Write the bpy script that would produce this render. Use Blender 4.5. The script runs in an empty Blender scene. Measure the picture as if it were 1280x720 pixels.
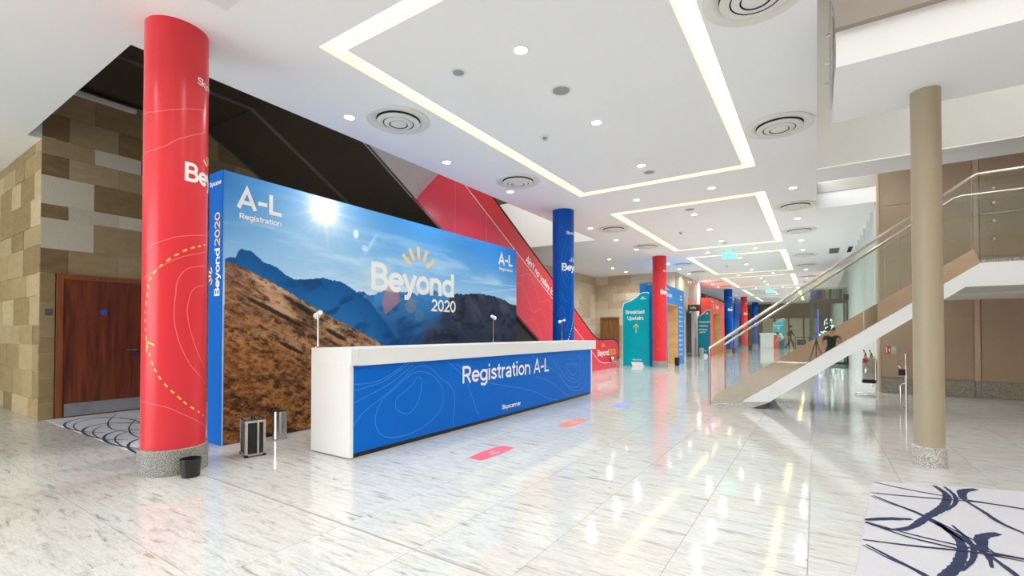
import bpy, bmesh, math, random
import numpy as np
from mathutils import Vector
random.seed(7)
S = bpy.context.scene
COL = S.collection
PI = math.pi

# ---------------------------------------------------------------- camera
cd = bpy.data.cameras.new('camera'); cam = bpy.data.objects.new('camera', cd); COL.objects.link(cam)
cam.location = (0, 0, 1.3)
cam.rotation_euler = (math.radians(90.8), 0, math.radians(33.2))
cd.sensor_width = 36; cd.lens = 581 / 1280 * 36; cd.shift_y = 47.9 / 1280; cd.clip_start = 0.02; cd.clip_end = 200
S.camera = cam
# ---------------------------------------------------------------- world and exposure
W = bpy.data.worlds.new('world'); S.world = W; W.use_nodes = True
W.node_tree.nodes['Background'].inputs[0].default_value = (0.95, 0.98, 1.0, 1)
W.node_tree.nodes['Background'].inputs[1].default_value = 2.4
S.view_settings.view_transform = 'Standard'; S.view_settings.look = 'None'
S.view_settings.gamma = 1; S.view_settings.use_curve_mapping = False
S.view_settings.exposure = 1.70
S.cycles.max_bounces = 12; S.cycles.diffuse_bounces = 8; S.cycles.glossy_bounces = 5
S.cycles.transparent_max_bounces = 16; S.cycles.caustics_reflective = False; S.cycles.caustics_refractive = False
S.cycles.sample_clamp_indirect = 4.0; S.cycles.use_denoising = True
DOWN_W = 4.9        # each recessed downlight
COVE_E = 0.66        # radiance of the cove diffusers

# ---------------------------------------------------------------- materials
def nodes_of(name):
    m = bpy.data.materials.new(name); m.use_nodes = True
    nt = m.node_tree; return m, nt, nt.nodes['Principled BSDF']
def N(nt, t, **kw):
    n = nt.nodes.new(t)
    for k, v in kw.items(): setattr(n, k, v)
    return n
def plain(name, c, rough=0.5, metal=0.0, var=0.03, scale=6.0, bump=0.0, coat=0.0, spec=0.5):
    """principled with a faint procedural mottling"""
    m, nt, b = nodes_of(name)
    geo = N(nt, 'ShaderNodeNewGeometry'); no = N(nt, 'ShaderNodeTexNoise'); no.inputs['Scale'].default_value = scale; no.inputs['Detail'].default_value = 3
    mp = N(nt, 'ShaderNodeMapRange'); mp.inputs[3].default_value = 1 - var; mp.inputs[4].default_value = 1 + var
    mx = N(nt, 'ShaderNodeMix', data_type='RGBA', blend_type='MULTIPLY'); mx.inputs[0].default_value = 1; mx.inputs[6].default_value = (*c, 1)
    nt.links.new(geo.outputs['Position'], no.inputs['Vector']); nt.links.new(no.outputs[0], mp.inputs[0])
    nt.links.new(mp.outputs[0], mx.inputs[7]); nt.links.new(mx.outputs[2], b.inputs['Base Color'])
    b.inputs['Roughness'].default_value = rough; b.inputs['Metallic'].default_value = metal; b.inputs['Coat Weight'].default_value = coat; b.inputs['Specular IOR Level'].default_value = spec
    if bump:
        bp = N(nt, 'ShaderNodeBump'); bp.inputs['Strength'].default_value = bump; bp.inputs['Distance'].default_value = 0.01
        nt.links.new(no.outputs[0], bp.inputs['Height']); nt.links.new(bp.outputs[0], b.inputs['Normal'])
    return m
def emit(name, c, e):
    m, nt, b = nodes_of(name); b.inputs['Base Color'].default_value = (*c, 1)
    b.inputs['Emission Color'].default_value = (*c, 1); b.inputs['Emission Strength'].default_value = e; return m
def glass(name, tint, gloss=0.0, rough=0.0):
    m = bpy.data.materials.new(name); m.use_nodes = True; nt = m.node_tree; nt.nodes.clear()
    out = N(nt, 'ShaderNodeOutputMaterial'); mix = N(nt, 'ShaderNodeMixShader'); tr = N(nt, 'ShaderNodeBsdfTransparent'); gl = N(nt, 'ShaderNodeBsdfGlossy')
    fr = N(nt, 'ShaderNodeFresnel'); fr.inputs[0].default_value = 1.45
    tr.inputs[0].default_value = (*tint, 1); gl.inputs['Roughness'].default_value = rough
    ad = N(nt, 'ShaderNodeMath', operation='ADD'); ad.inputs[1].default_value = gloss
    nt.links.new(fr.outputs[0], ad.inputs[0]); nt.links.new(ad.outputs[0], mix.inputs[0])
    nt.links.new(tr.outputs[0], mix.inputs[1]); nt.links.new(gl.outputs[0], mix.inputs[2]); nt.links.new(mix.outputs[0], out.inputs[0]); return m
def ramp(nt, stops):
    r = N(nt, 'ShaderNodeValToRGB'); e = r.color_ramp.elements
    while len(e) < len(stops): e.new(0.5)
    for k, (p, c) in enumerate(stops): e[k].position = p; e[k].color = (*c, 1)
    return r
def marble():
    m, nt, b = nodes_of('veined_marble')
    geo = N(nt, 'ShaderNodeNewGeometry'); oi = N(nt, 'ShaderNodeObjectInfo')
    off = N(nt, 'ShaderNodeVectorMath', operation='MULTIPLY_ADD'); off.inputs[1].default_value = (7.3, 5.1, 0); 
    cr = N(nt, 'ShaderNodeCombineXYZ')
    for i in range(3): nt.links.new(oi.outputs['Random'], cr.inputs[i])
    nt.links.new(cr.outputs[0], off.inputs[0]); nt.links.new(geo.outputs['Position'], off.inputs[2])
    mp = N(nt, 'ShaderNodeMapping'); mp.inputs['Rotation'].default_value = (0, 0, -0.18); mp.inputs['Scale'].default_value = (1.1, 7.0, 1)
    nt.links.new(off.outputs[0], mp.inputs[0])
    n1 = N(nt, 'ShaderNodeTexNoise'); n1.inputs['Scale'].default_value = 3.4; n1.inputs['Detail'].default_value = 10; n1.inputs['Roughness'].default_value = 0.62; n1.inputs['Distortion'].default_value = 0.9
    nt.links.new(mp.outputs[0], n1.inputs['Vector'])
    r1 = ramp(nt, [(0.30, (0.29, 0.29, 0.272)), (0.38, (0.505, 0.51, 0.495)), (0.48, (0.60, 0.61, 0.60)), (0.72, (0.675, 0.69, 0.685))])
    nt.links.new(n1.outputs[0], r1.inputs[0])
    mp2 = N(nt, 'ShaderNodeMapping'); mp2.inputs['Rotation'].default_value = (0, 0, 0.1); mp2.inputs['Scale'].default_value = (2.2, 16.0, 1)
    nt.links.new(off.outputs[0], mp2.inputs[0])
    n2 = N(nt, 'ShaderNodeTexNoise'); n2.inputs['Scale'].default_value = 2.3; n2.inputs['Detail'].default_value = 8; n2.inputs['Roughness'].default_value = 0.7; n2.inputs['Distortion'].default_value = 1.6
    nt.links.new(mp2.outputs[0], n2.inputs['Vector'])
    r2 = ramp(nt, [(0.27, (0.30, 0.24, 0.22)), (0.345, (1, 1, 1)), (1, (1, 1, 1))]); nt.links.new(n2.outputs[0], r2.inputs[0])
    n3 = N(nt, 'ShaderNodeTexNoise'); n3.inputs['Scale'].default_value = 0.55; nt.links.new(off.outputs[0], n3.inputs['Vector'])
    r3 = ramp(nt, [(0.35, (1.0, 0.955, 0.935)), (0.6, (1, 1, 1))]); nt.links.new(n3.outputs[0], r3.inputs[0])
    a = N(nt, 'ShaderNodeMix', data_type='RGBA', blend_type='MULTIPLY'); a.inputs[0].default_value = 0.7
    nt.links.new(r1.outputs[0], a.inputs[6]); nt.links.new(r2.outputs[0], a.inputs[7])
    c = N(nt, 'ShaderNodeMix', data_type='RGBA', blend_type='MULTIPLY'); c.inputs[0].default_value = 1
    nt.links.new(a.outputs[2], c.inputs[6]); nt.links.new(r3.outputs[0], c.inputs[7])
    n4 = N(nt, 'ShaderNodeTexNoise'); n4.inputs['Scale'].default_value = 16; n4.inputs['Detail'].default_value = 6; n4.inputs['Roughness'].default_value = 0.75; nt.links.new(mp.outputs[0], n4.inputs['Vector'])
    r4 = ramp(nt, [(0.36, (0.80, 0.79, 0.775)), (0.52, (1, 1, 1))]); nt.links.new(n4.outputs[0], r4.inputs[0])
    e = N(nt, 'ShaderNodeMix', data_type='RGBA', blend_type='MULTIPLY'); e.inputs[0].default_value = 1; nt.links.new(c.outputs[2], e.inputs[6]); nt.links.new(r4.outputs[0], e.inputs[7]); nt.links.new(e.outputs[2], b.inputs['Base Color'])
    b.inputs['Roughness'].default_value = 0.07; b.inputs['IOR'].default_value = 1.5
    return m
def stone(name, stops, rough=0.8, sc=5.0, bump=0.25, stretch=(1, 1, 2.2)):
    m, nt, b = nodes_of(name)
    geo = N(nt, 'ShaderNodeNewGeometry'); oi = N(nt, 'ShaderNodeObjectInfo')
    mp = N(nt, 'ShaderNodeMapping'); mp.inputs['Scale'].default_value = stretch; nt.links.new(geo.outputs['Position'], mp.inputs[0])
    n1 = N(nt, 'ShaderNodeTexNoise'); n1.inputs['Scale'].default_value = sc; n1.inputs['Detail'].default_value = 8; n1.inputs['Roughness'].default_value = 0.65
    nt.links.new(mp.outputs[0], n1.inputs['Vector'])
    add = N(nt, 'ShaderNodeMath', operation='MULTIPLY_ADD'); add.inputs[1].default_value = 0.62; sub = N(nt, 'ShaderNodeMath', operation='MULTIPLY_ADD'); sub.inputs[1].default_value = 0.5; sub.inputs[2].default_value = -0.06
    nt.links.new(n1.outputs[0], sub.inputs[0]); nt.links.new(oi.outputs['Random'], add.inputs[0]); nt.links.new(sub.outputs[0], add.inputs[2])
    r = ramp(nt, stops); nt.links.new(add.outputs[0], r.inputs[0]); nt.links.new(r.outputs[0], b.inputs['Base Color'])
    b.inputs['Roughness'].default_value = rough
    bp = N(nt, 'ShaderNodeBump'); bp.inputs['Strength'].default_value = bump; bp.inputs['Distance'].default_value = 0.02
    nt.links.new(n1.outputs[0], bp.inputs['Height']); nt.links.new(bp.outputs[0], b.inputs['Normal']); return m
def speckle(name, c1, c2, sc=90, rough=0.45):
    m, nt, b = nodes_of(name); geo = N(nt, 'ShaderNodeNewGeometry')
    n1 = N(nt, 'ShaderNodeTexNoise'); n1.inputs['Scale'].default_value = sc; n1.inputs['Detail'].default_value = 3; nt.links.new(geo.outputs['Position'], n1.inputs['Vector'])
    r = ramp(nt, [(0.42, c1), (0.58, c2)]); nt.links.new(n1.outputs[0], r.inputs[0]); nt.links.new(r.outputs[0], b.inputs['Base Color']); b.inputs['Roughness'].default_value = rough; return m
def wood(name, c1, c2, axis_scale=(9, 9, 0.7), rough=0.35):
    m, nt, b = nodes_of(name); geo = N(nt, 'ShaderNodeNewGeometry'); mp = N(nt, 'ShaderNodeMapping'); mp.inputs['Scale'].default_value = axis_scale
    nt.links.new(geo.outputs['Position'], mp.inputs[0]); n1 = N(nt, 'ShaderNodeTexNoise'); n1.inputs['Scale'].default_value = 1.6; n1.inputs['Detail'].default_value = 7; n1.inputs['Distortion'].default_value = 0.8
    nt.links.new(mp.outputs[0], n1.inputs['Vector']); r = ramp(nt, [(0.3, c1), (0.7, c2)]); nt.links.new(n1.outputs[0], r.inputs[0]); nt.links.new(r.outputs[0], b.inputs['Base Color']); b.inputs['Roughness'].default_value = rough; return m
def vcol(name, rough=0.45):
    m, nt, b = nodes_of(name); at = N(nt, 'ShaderNodeAttribute', attribute_name='Col'); nt.links.new(at.outputs['Color'], b.inputs['Base Color']); b.inputs['Roughness'].default_value = rough; b.inputs['Specular IOR Level'].default_value = 0.15; return m
M = dict(
    marble=marble(),
    joint=plain('tile_joint', (0.58, 0.56, 0.53), 0.4),
    paint=plain('white_paint', (0.94, 0.945, 0.94), 0.7, var=0.015, scale=1.0),
    cove=plain('cove_paint', (0.88, 0.87, 0.76), 0.6),
    grey_paint=plain('grey_paint', (0.56, 0.55, 0.50), 0.7),
    cove_light=emit('cove_light', (1.0, 0.945, 0.46), COVE_E),
    lamp=emit('lamp_face', (1.0, 0.98, 0.95), 9.0),
    ring=plain('white_ring', (0.82, 0.82, 0.80), 0.4),
    vent_white=plain('vent_white', (0.80, 0.79, 0.73), 0.45),
    seam_strip=plain('joint_strip', (0.36, 0.33, 0.29), 0.4),
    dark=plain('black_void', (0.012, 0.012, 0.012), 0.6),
    mesh_grey=plain('speaker_mesh', (0.36, 0.36, 0.37), 0.6, scale=200, var=0.3),
    stone_dark=stone('brown_stone', [(0.0, (0.13, 0.075, 0.025)), (0.4, (0.29, 0.20, 0.095)), (0.75, (0.41, 0.31, 0.175)), (1.0, (0.52, 0.42, 0.265))]),
    stone_pale=stone('hammered_pale_stone', [(0.0, (0.40, 0.36, 0.28)), (0.5, (0.62, 0.57, 0.46)), (1.0, (0.74, 0.70, 0.58))], sc=40, bump=0.5, stretch=(1, 1, 1)),
    stone_light=stone('sandstone', [(0.0, (0.40, 0.26, 0.15)), (0.35, (0.60, 0.45, 0.30)), (0.65, (0.73, 0.61, 0.45)), (1.0, (0.84, 0.77, 0.65))], rough=0.6, sc=2.5, bump=0.1),
    stone_polished=stone('polished_stone', [(0.0, (0.30, 0.22, 0.15)), (0.5, (0.48, 0.40, 0.30)), (1.0, (0.66, 0.60, 0.50))], rough=0.12, sc=2.5, bump=0.0),
    beige=plain('beige_stone', (0.44, 0.325, 0.225), 0.55, var=0.10, scale=3.0),
    beige_light=plain('beige_trim', (0.60, 0.45, 0.32), 0.5),
    granite=speckle('grey_granite', (0.07, 0.07, 0.068), (0.52, 0.51, 0.48), 190),
    granite_pale=speckle('pale_granite', (0.30, 0.27, 0.25), (0.72, 0.70, 0.66), 110, 0.3),
    granite_wall=speckle('skirting_granite', (0.22, 0.19, 0.16), (0.42, 0.38, 0.32), 80, 0.35),
    wood=wood('red_brown_veneer', (0.080, 0.016, 0.005), (0.25, 0.055, 0.013)),
    wood_frame=wood('frame_veneer', (0.21, 0.055, 0.014), (0.33, 0.095, 0.026)),
    wood_far=wood('orange_veneer', (0.22, 0.085, 0.022), (0.40, 0.17, 0.05)),
    ply=wood('birch_board', (0.72, 0.40, 0.16), (0.85, 0.52, 0.25), (1, 1, 3)),
    steel=plain('brushed_steel', (0.58, 0.57, 0.55), 0.2, 1.0, var=0.08, scale=30),
    steel_dark=plain('dark_steel', (0.10, 0.10, 0.10), 0.3, 0.9),
    steel_panel=plain('stainless_panel', (0.50, 0.47, 0.46), 0.3, 0.3, var=0.05),
    chrome=plain('chrome', (0.75, 0.74, 0.72), 0.08, 1.0),
    champagne=plain('champagne_steel', (0.70, 0.64, 0.55), 0.16, 1.0),
    mirror=plain('polished_mirror_band', (0.80, 0.76, 0.70), 0.025, 1.0, var=0.01, bump=0.015, scale=2.2),
    bronze=plain('dark_bronze_panel', (0.048, 0.036, 0.024), 0.32, 0.2, var=0.12),
    seam=plain('grey_seam', (0.16, 0.145, 0.135), 0.35, 0.4),
    black=plain('black_plastic', (0.012, 0.012, 0.013), 0.3),
    rubber=plain('black_rubber', (0.012, 0.012, 0.012), 0.45),
    red=plain('red_vinyl', (0.74, 0.040, 0.056), 0.28, spec=0.3, var=0.02),
    red_side=plain('red_cladding', (0.78, 0.055, 0.09), 0.26, var=0.03),
    coral=plain('coral_board', (0.86, 0.085, 0.055), 0.4),
    blue=plain('blue_vinyl', (0.0, 0.085, 0.45), 0.30, spec=0.2, var=0.02),
    blue_side=plain('blue_fabric', (0.0, 0.12, 0.54), 0.5, spec=0.15),
    blue_panel=plain('blue_print', (0.0, 0.14, 0.62), 0.42, spec=0.15, var=0.05, scale=0.6),
    blue_sky=plain('sky_blue_board', (0.0, 0.22, 0.66), 0.4),
    teal=plain('teal_board', (0.0, 0.42, 0.52), 0.42, spec=0.2, var=0.02),
    teal_dark=plain('deep_teal_board', (0.0, 0.20, 0.28), 0.42),
    white=plain('white_print', (0.90, 0.90, 0.90), 0.4),
    yellow=plain('yellow_print', (0.90, 0.60, 0.10), 0.4),
    cream=plain('cream_print', (0.90, 0.62, 0.30), 0.4),
    faint_red=plain('faint_red_line', (0.84, 0.085, 0.105), 0.34), faint_blue=plain('faint_blue_line', (0.012, 0.14, 0.56), 0.35),
    pink_line=plain('pale_red_line', (0.88, 0.17, 0.18), 0.34),
    blue_line=plain('pale_blue_line', (0.06, 0.30, 0.78), 0.4),
    counter=plain('white_laminate', (0.83, 0.84, 0.84), 0.35, var=0.015, scale=1.2),
    sticker_red=plain('red_floor_vinyl', (0.80, 0.12, 0.16), 0.3), sticker_orange=plain('orange_floor_vinyl', (0.86, 0.24, 0.13), 0.3), sticker_blue=plain('blue_floor_vinyl', (0.22, 0.32, 0.82), 0.3),
    carpet=plain('grey_carpet', (0.54, 0.53, 0.57), 0.95, var=0.18, scale=160, bump=0.4), carpet_navy=plain('navy_carpet', (0.018, 0.026, 0.075), 0.95, var=0.3, scale=160),
    olive=plain('taupe_plaster_column', (0.43, 0.365, 0.255), 0.4, var=0.08, scale=120),
    glass=glass('clear_green_glass', (0.95, 0.978, 0.962), 0.03), glass_dark=glass('porch_glass', (0.80, 0.88, 0.87), 0.05),
    fin=plain('frosted_glass', (0.52, 0.60, 0.59), 0.22), fin_edge=plain('pale_fin', (0.74, 0.77, 0.76), 0.3),
    coping=plain('taupe_coping', (0.36, 0.31, 0.26), 0.5), sign_black=plain('black_sign', (0.02, 0.02, 0.018), 0.4), exit_green=emit('exit_green', (0.08, 0.75, 0.62), 0.9),
    label_grey=plain('grey_plate', (0.14, 0.14, 0.135), 0.4, 0.5), disc_blue=plain('blue_disc', (0.02, 0.10, 0.60), 0.4),
    sign_red=plain('sign_red', (0.62, 0.03, 0.04), 0.4), sign_pale=plain('sign_pale', (0.45, 0.55, 0.42), 0.4),
    skin=plain('skin', (0.55, 0.30, 0.20), 0.5), hair=plain('dark_hair', (0.03, 0.02, 0.015), 0.6), cloth_dark=plain('dark_cloth', (0.02, 0.022, 0.022), 0.8), cloth_green=plain('dark_green_cloth', (0.02, 0.04, 0.025), 0.8),
    cloth_white=plain('pale_cloth', (0.70, 0.70, 0.66), 0.8), denim=plain('denim', (0.03, 0.09, 0.28), 0.8), shoe=plain('shoe_black', (0.015, 0.015, 0.015), 0.5), pink=plain('pink_cloth', (0.72, 0.30, 0.30), 0.8),
    leaf=plain('conifer_green', (0.02, 0.06, 0.03), 0.7, var=0.4), fairy=emit('fairy_light', (0.8, 0.95, 1.0), 1.6), neon=emit('blue_neon', (0.03, 0.12, 0.9), 1.2), cream_wall=plain('cream_panel', (0.74, 0.67, 0.50), 0.5), far_wall=plain('olive_plaster', (0.24, 0.21, 0.14), 0.6),
    print=vcol('mountain_print'),
)

# ---------------------------------------------------------------- mesh builder
def world_off(p):
    v = Vector((0, 0, 0))
    while p is not None: v = v + p.location; p = p.parent
    return v
class MB:
    def __init__(s): s.v = []; s.f = []
    def add(s, vs, fs):
        o = len(s.v); s.v += [tuple(a) for a in vs]; s.f += [tuple(i + o for i in f) for f in fs]; return s
    def box(s, x0, x1, y0, y1, z0, z1):
        return s.add([(x0,y0,z0),(x1,y0,z0),(x1,y1,z0),(x0,y1,z0),(x0,y0,z1),(x1,y0,z1),(x1,y1,z1),(x0,y1,z1)],
                     [(0,3,2,1),(4,5,6,7),(0,1,5,4),(1,2,6,5),(2,3,7,6),(3,0,4,7)])
    def bbox(s, x0, x1, y0, y1, z0, z1, b=0.01):
        """box with chamfered edges"""
        bm = bmesh.new(); bmesh.ops.create_cube(bm, size=1)
        for v in bm.verts: v.co = ((x0+x1)/2 + v.co.x*(x1-x0), (y0+y1)/2 + v.co.y*(y1-y0), (z0+z1)/2 + v.co.z*(z1-z0))
        bmesh.ops.bevel(bm, geom=bm.edges[:], offset=b, segments=2, affect='EDGES', profile=0.5)
        bm.verts.index_update(); s.add([v.co[:] for v in bm.verts], [[v.index for v in f.verts] for f in bm.faces]); bm.free(); return s
    def lathe(s, cx, cy, prof, n=48, cap=True):
        vs = []; fs = []
        for r, z in prof: vs += [(cx + r*math.cos(2*PI*i/n), cy + r*math.sin(2*PI*i/n), z) for i in range(n)]
        for k in range(len(prof)-1):
            for i in range(n): j = (i+1) % n; fs.append((k*n+i, k*n+j, (k+1)*n+j, (k+1)*n+i))
        if cap: fs.append(tuple(range(n))[::-1]); fs.append(tuple((len(prof)-1)*n+i for i in range(n)))
        return s.add(vs, fs)
    def prism(s, poly, axis, a, b):
        """2D polygon extruded along axis: x -> (y,z), y -> (x,z), z -> (x,y)"""
        n = len(poly)
        P = {'x': lambda u, w, t: (t, u, w), 'y': lambda u, w, t: (u, t, w), 'z': lambda u, w, t: (u, w, t)}[axis]
        vs = [P(u, w, a) for u, w in poly] + [P(u, w, b) for u, w in poly]
        fs = [tuple(range(n))[::-1], tuple(range(n, 2*n))] + [(i, (i+1) % n, n+(i+1) % n, n+i) for i in range(n)]
        return s.add(vs, fs)
    def tube(s, pts, r, n=10):
        pts = [Vector(p) for p in pts]; rs = r if isinstance(r, (list, tuple)) else [r]*len(pts)
        vs = []; fs = []; up = None
        for i, p in enumerate(pts):
            d = (pts[min(i+1, len(pts)-1)] - pts[max(i-1, 0)]).normalized()
            if up is None: up = Vector((0, 0, 1)) if abs(d.z) < 0.9 else Vector((1, 0, 0))
            a = d.cross(up).normalized(); b = a.cross(d).normalized(); up = b
            vs += [tuple(p + (a*math.cos(2*PI*k/n) + b*math.sin(2*PI*k/n))*rs[i]) for k in range(n)]
        for i in range(len(pts)-1):
            for k in range(n): j = (k+1) % n; fs.append((i*n+k, i*n+j, (i+1)*n+j, (i+1)*n+k))
        fs.append(tuple(range(n))[::-1]); fs.append(tuple((len(pts)-1)*n+k for k in range(n)))
        return s.add(vs, fs)
    def ribbon(s, pts, w, fn, closed=False):
        """flat stroke of width w through 2D pts, placed by fn(u, v)"""
        P = [np.array(p, float) for p in pts]; n = len(P); L = []; R = []
        for i in range(n):
            a = P[i-1] if (i > 0 or closed) else None; b = P[(i+1) % n] if (i < n-1 or closed) else None
            d1 = (P[i]-a) if a is not None else None; d2 = (b-P[i]) if b is not None else None
            if d1 is not None and np.hypot(*d1) < 1e-9: d1 = None
            if d2 is not None and np.hypot(*d2) < 1e-9: d2 = None
            if d1 is None: d1 = d2
            if d2 is None: d2 = d1
            d1 = d1/np.hypot(*d1); d2 = d2/np.hypot(*d2); t = d1+d2; l = np.hypot(*t)
            if l < 0.3: t = d1; l = 1
            t = t/l; nn = np.array((-t[1], t[0])); k = min(1/max(0.35, float(np.dot(nn, (-d1[1], d1[0])))), 2.2)
            L.append(P[i]+nn*k*w/2); R.append(P[i]-nn*k*w/2)
        s.k = getattr(s, 'k', -1)+1; lift = .00012*(s.k % 24)      # strokes lie on each other, each a hair higher
        def up(p):
            q = Vector(fn(*p)); nn = (Vector(fn(p[0]+1e-3, p[1]))-q).cross(Vector(fn(p[0], p[1]+1e-3))-q).normalized(); return tuple(q+nn*lift)
        vs = [up(p) for p in L] + [up(p) for p in R]
        fs = [(i, n+i, n+(i+1) % n, (i+1) % n) for i in range(n if closed else n-1)]
        return s.add(vs, fs)
    def build(s, name, m, parent=None, smooth=False, label=None, loc=None, stuff=False):
        o_ = world_off(parent) if parent is not None else Vector(loc or (0, 0, 0))
        me = bpy.data.meshes.new(name)
        me.from_pydata([(x-o_.x, y-o_.y, z-o_.z) for x, y, z in s.v], [], s.f); me.update()
        ob = bpy.data.objects.new(name, me); COL.objects.link(ob)
        if parent is not None: ob.parent = parent
        else: ob.location = o_
        for mm in (m if isinstance(m, (list, tuple)) else [m]): me.materials.append(M[mm])
        if smooth:
            me.polygons.foreach_set('use_smooth', [True]*len(me.polygons)); me.set_sharp_from_angle(angle=math.radians(40))
        if label: ob['label'] = label
        if stuff: ob['kind'] = 'stuff'
        return ob
def thing(name, label, cat, loc, group=None, rz=0):
    o = bpy.data.objects.new(name, None); COL.objects.link(o); o.location = loc; o.rotation_euler.z = rz
    o.empty_display_size = 0.1; return tag(o, label, cat, group)
def tag(o, label, cat, group=None):
    o['label'] = label; o['category'] = cat
    if group: o['group'] = group
    return o
def struct(o, label=None, cat=None):
    o['kind'] = 'structure'
    if label: o['label'] = label
    if cat: o['category'] = cat
    return o
def copy_thing(root, loc, label, rz=None):
    r = root.copy(); COL.objects.link(r); r.location = loc; r['label'] = label
    if rz is not None: r.rotation_euler.z = rz
    for ch in list(root.children):
        c = ch.copy(); COL.objects.link(c); c.parent = r
        for g in list(ch.children):
            d = g.copy(); COL.objects.link(d); d.parent = c
    return r
def crom(p, n=8, closed=False):
    if closed and p[0] == p[-1]: p = p[:-1]
    out = []; m = len(p)
    for i in range(m if closed else m-1):
        a, b, c, d = [np.array(p[(i+k) % m] if closed else p[min(max(i+k, 0), m-1)], float) for k in (-1, 0, 1, 2)]
        for j in range(n):
            t = j/n; out.append(tuple(0.5*((2*b)+(-a+c)*t+(2*a-5*b+4*c-d)*t*t+(-a+3*b-3*c+d)*t**3)))
    if not closed: out.append(tuple(p[-1]))
    return out

# ---------------------------------------------------------------- lettering: a stroke alphabet (cap height 1)
def arc(cx, cy, rx, ry, a0, a1, n=18): return [(cx+rx*math.cos(math.radians(a0+(a1-a0)*i/n)), cy+ry*math.sin(math.radians(a0+(a1-a0)*i/n))) for i in range(n+1)]
bowl = arc(.34, .36, .26, .28, 0, 360, 28)
GL = {
 'A': ([[(.06,0),(.40,.97),(.74,0)], [(.18,.30),(.62,.30)]], .80),
 'B': ([[(.08,0),(.08,1)], [(.08,.92),(.34,.92)]+arc(.36,.72,.20,.20,90,-90)+[(.08,.52)], [(.08,.52),(.36,.52)]+arc(.38,.30,.23,.22,90,-90)+[(.08,.08)]], .70),
 'L': ([[(.08,1),(.08,.08),(.56,.08)]], .60),
 'R': ([[(.08,0),(.08,1)], [(.08,.92),(.36,.92)]+arc(.38,.69,.22,.23,90,-90)+[(.08,.46)], [(.36,.46),(.62,0)]], .70),
 'S': ([crom([(.60,.76),(.50,.89),(.34,.92),(.16,.86),(.11,.71),(.20,.57),(.36,.51),(.53,.43),(.60,.28),(.51,.12),(.34,.08),(.17,.11),(.07,.25)], 4)], .70),
 'U': ([[(.08,1),(.08,.34)]+arc(.35,.34,.27,.26,180,360)+[(.62,1)]], .74),
 'a': ([arc(.29,.43,.21,.21,155,0)+[(.50,0)], arc(.28,.20,.20,.13,75,360)+[(.50,.26),(.50,.36),(.33,.335)]], .62),
 'b': ([bowl, [(.08,0),(.08,1)]], .68), 'c': ([arc(.34,.36,.26,.28,48,312)], .60), 'd': ([bowl, [(.60,0),(.60,1)]], .72),
 'e': ([[(.10,.36),(.655,.36)], arc(.34,.36,.26,.28,-4,318)], .66),
 'f': ([[(.20,0),(.20,.75)]+arc(.36,.78,.16,.15,180,90), [(.02,.62),(.38,.62)]], .40),
 'g': ([bowl, [(.60,.70),(.60,-.02)]+arc(.35,-.02,.25,.20,0,-155)], .72),
 'h': ([[(.08,0),(.08,1)], [(.08,.38)]+arc(.31,.40,.23,.24,180,0)+[(.54,0)]], .66), 'x': ([[(.04,.72),(.54,0)], [(.04,0),(.54,.72)]], .58),
 'E': ([[(.58,.92),(.08,.92),(.08,.08),(.58,.08)], [(.08,.5),(.52,.5)]], .62), 'T': ([[(.02,.92),(.66,.92)], [(.34,.92),(.34,0)]], .66),
 'i': ([[(.10,0),(.10,.72)], [(.10,.84),(.10,1)]], .24), 'k': ([[(.08,0),(.08,1)], [(.48,.70),(.12,.30)], [(.24,.42),(.52,0)]], .56), 'l': ([[(.10,0),(.10,1)]], .24),
 'm': ([[(.08,0),(.08,.72)], [(.08,.40)]+arc(.27,.42,.19,.22,180,0)+[(.46,0)], [(.46,.40)]+arc(.65,.42,.19,.22,180,0)+[(.84,0)]], .96),
 'n': ([[(.08,0),(.08,.72)], [(.08,.38)]+arc(.31,.40,.23,.24,180,0)+[(.54,0)]], .66), 'o': ([bowl], .70), 'p': ([bowl, [(.08,.70),(.08,-.25)]], .70),
 'r': ([[(.08,0),(.08,.72)], [(.08,.38)]+arc(.31,.40,.23,.23,180,80)], .40),
 's': ([crom([(.46,.52),(.38,.62),(.27,.64),(.14,.59),(.12,.48),(.22,.39),(.38,.32),(.46,.20),(.38,.10),(.26,.08),(.14,.11),(.06,.20)], 4)], .54),
 't': ([[(.19,.92),(.19,.22)]+arc(.33,.22,.14,.14,180,275), [(.02,.64),(.36,.64)]], .42), 'u': ([[(.08,.72),(.08,.32)]+arc(.31,.32,.23,.24,180,360)+[(.54,.72)], [(.54,.3),(.54,0)]], .66),
 'v': ([[(.04,.72),(.31,.03),(.58,.72)]], .62), 'w': ([[(.04,.72),(.24,.03),(.45,.68),(.66,.03),(.86,.72)]], .90), 'y': ([[(.04,.72),(.31,.04)], [(.58,.72),(.28,-.08),(.20,-.17),(.06,-.18)]], .62),
 "'": ([[(.10,1),(.10,.72)]], .20), '-': ([[(.06,.42),(.46,.42)]], .54), ' ': ([], .34), ',': ([[(.10,.1),(.06,-.12)]], .2), '.': ([[(.1,0),(.1,.15)]], .22), '>': ([[(.1,.6),(.4,.36),(.1,.1)]], .6),
 '0': ([[(p[0], p[1]) for p in arc(.33,.5,.25,.42,0,360,28)]], .67),
 '2': ([arc(.32,.68,.23,.24,165,-35)+[(.08,.08),(.60,.08)]], .66),
}
def text_len(t, sp=0.0): return sum(GL[c][1]+sp for c in t) - sp
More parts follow.
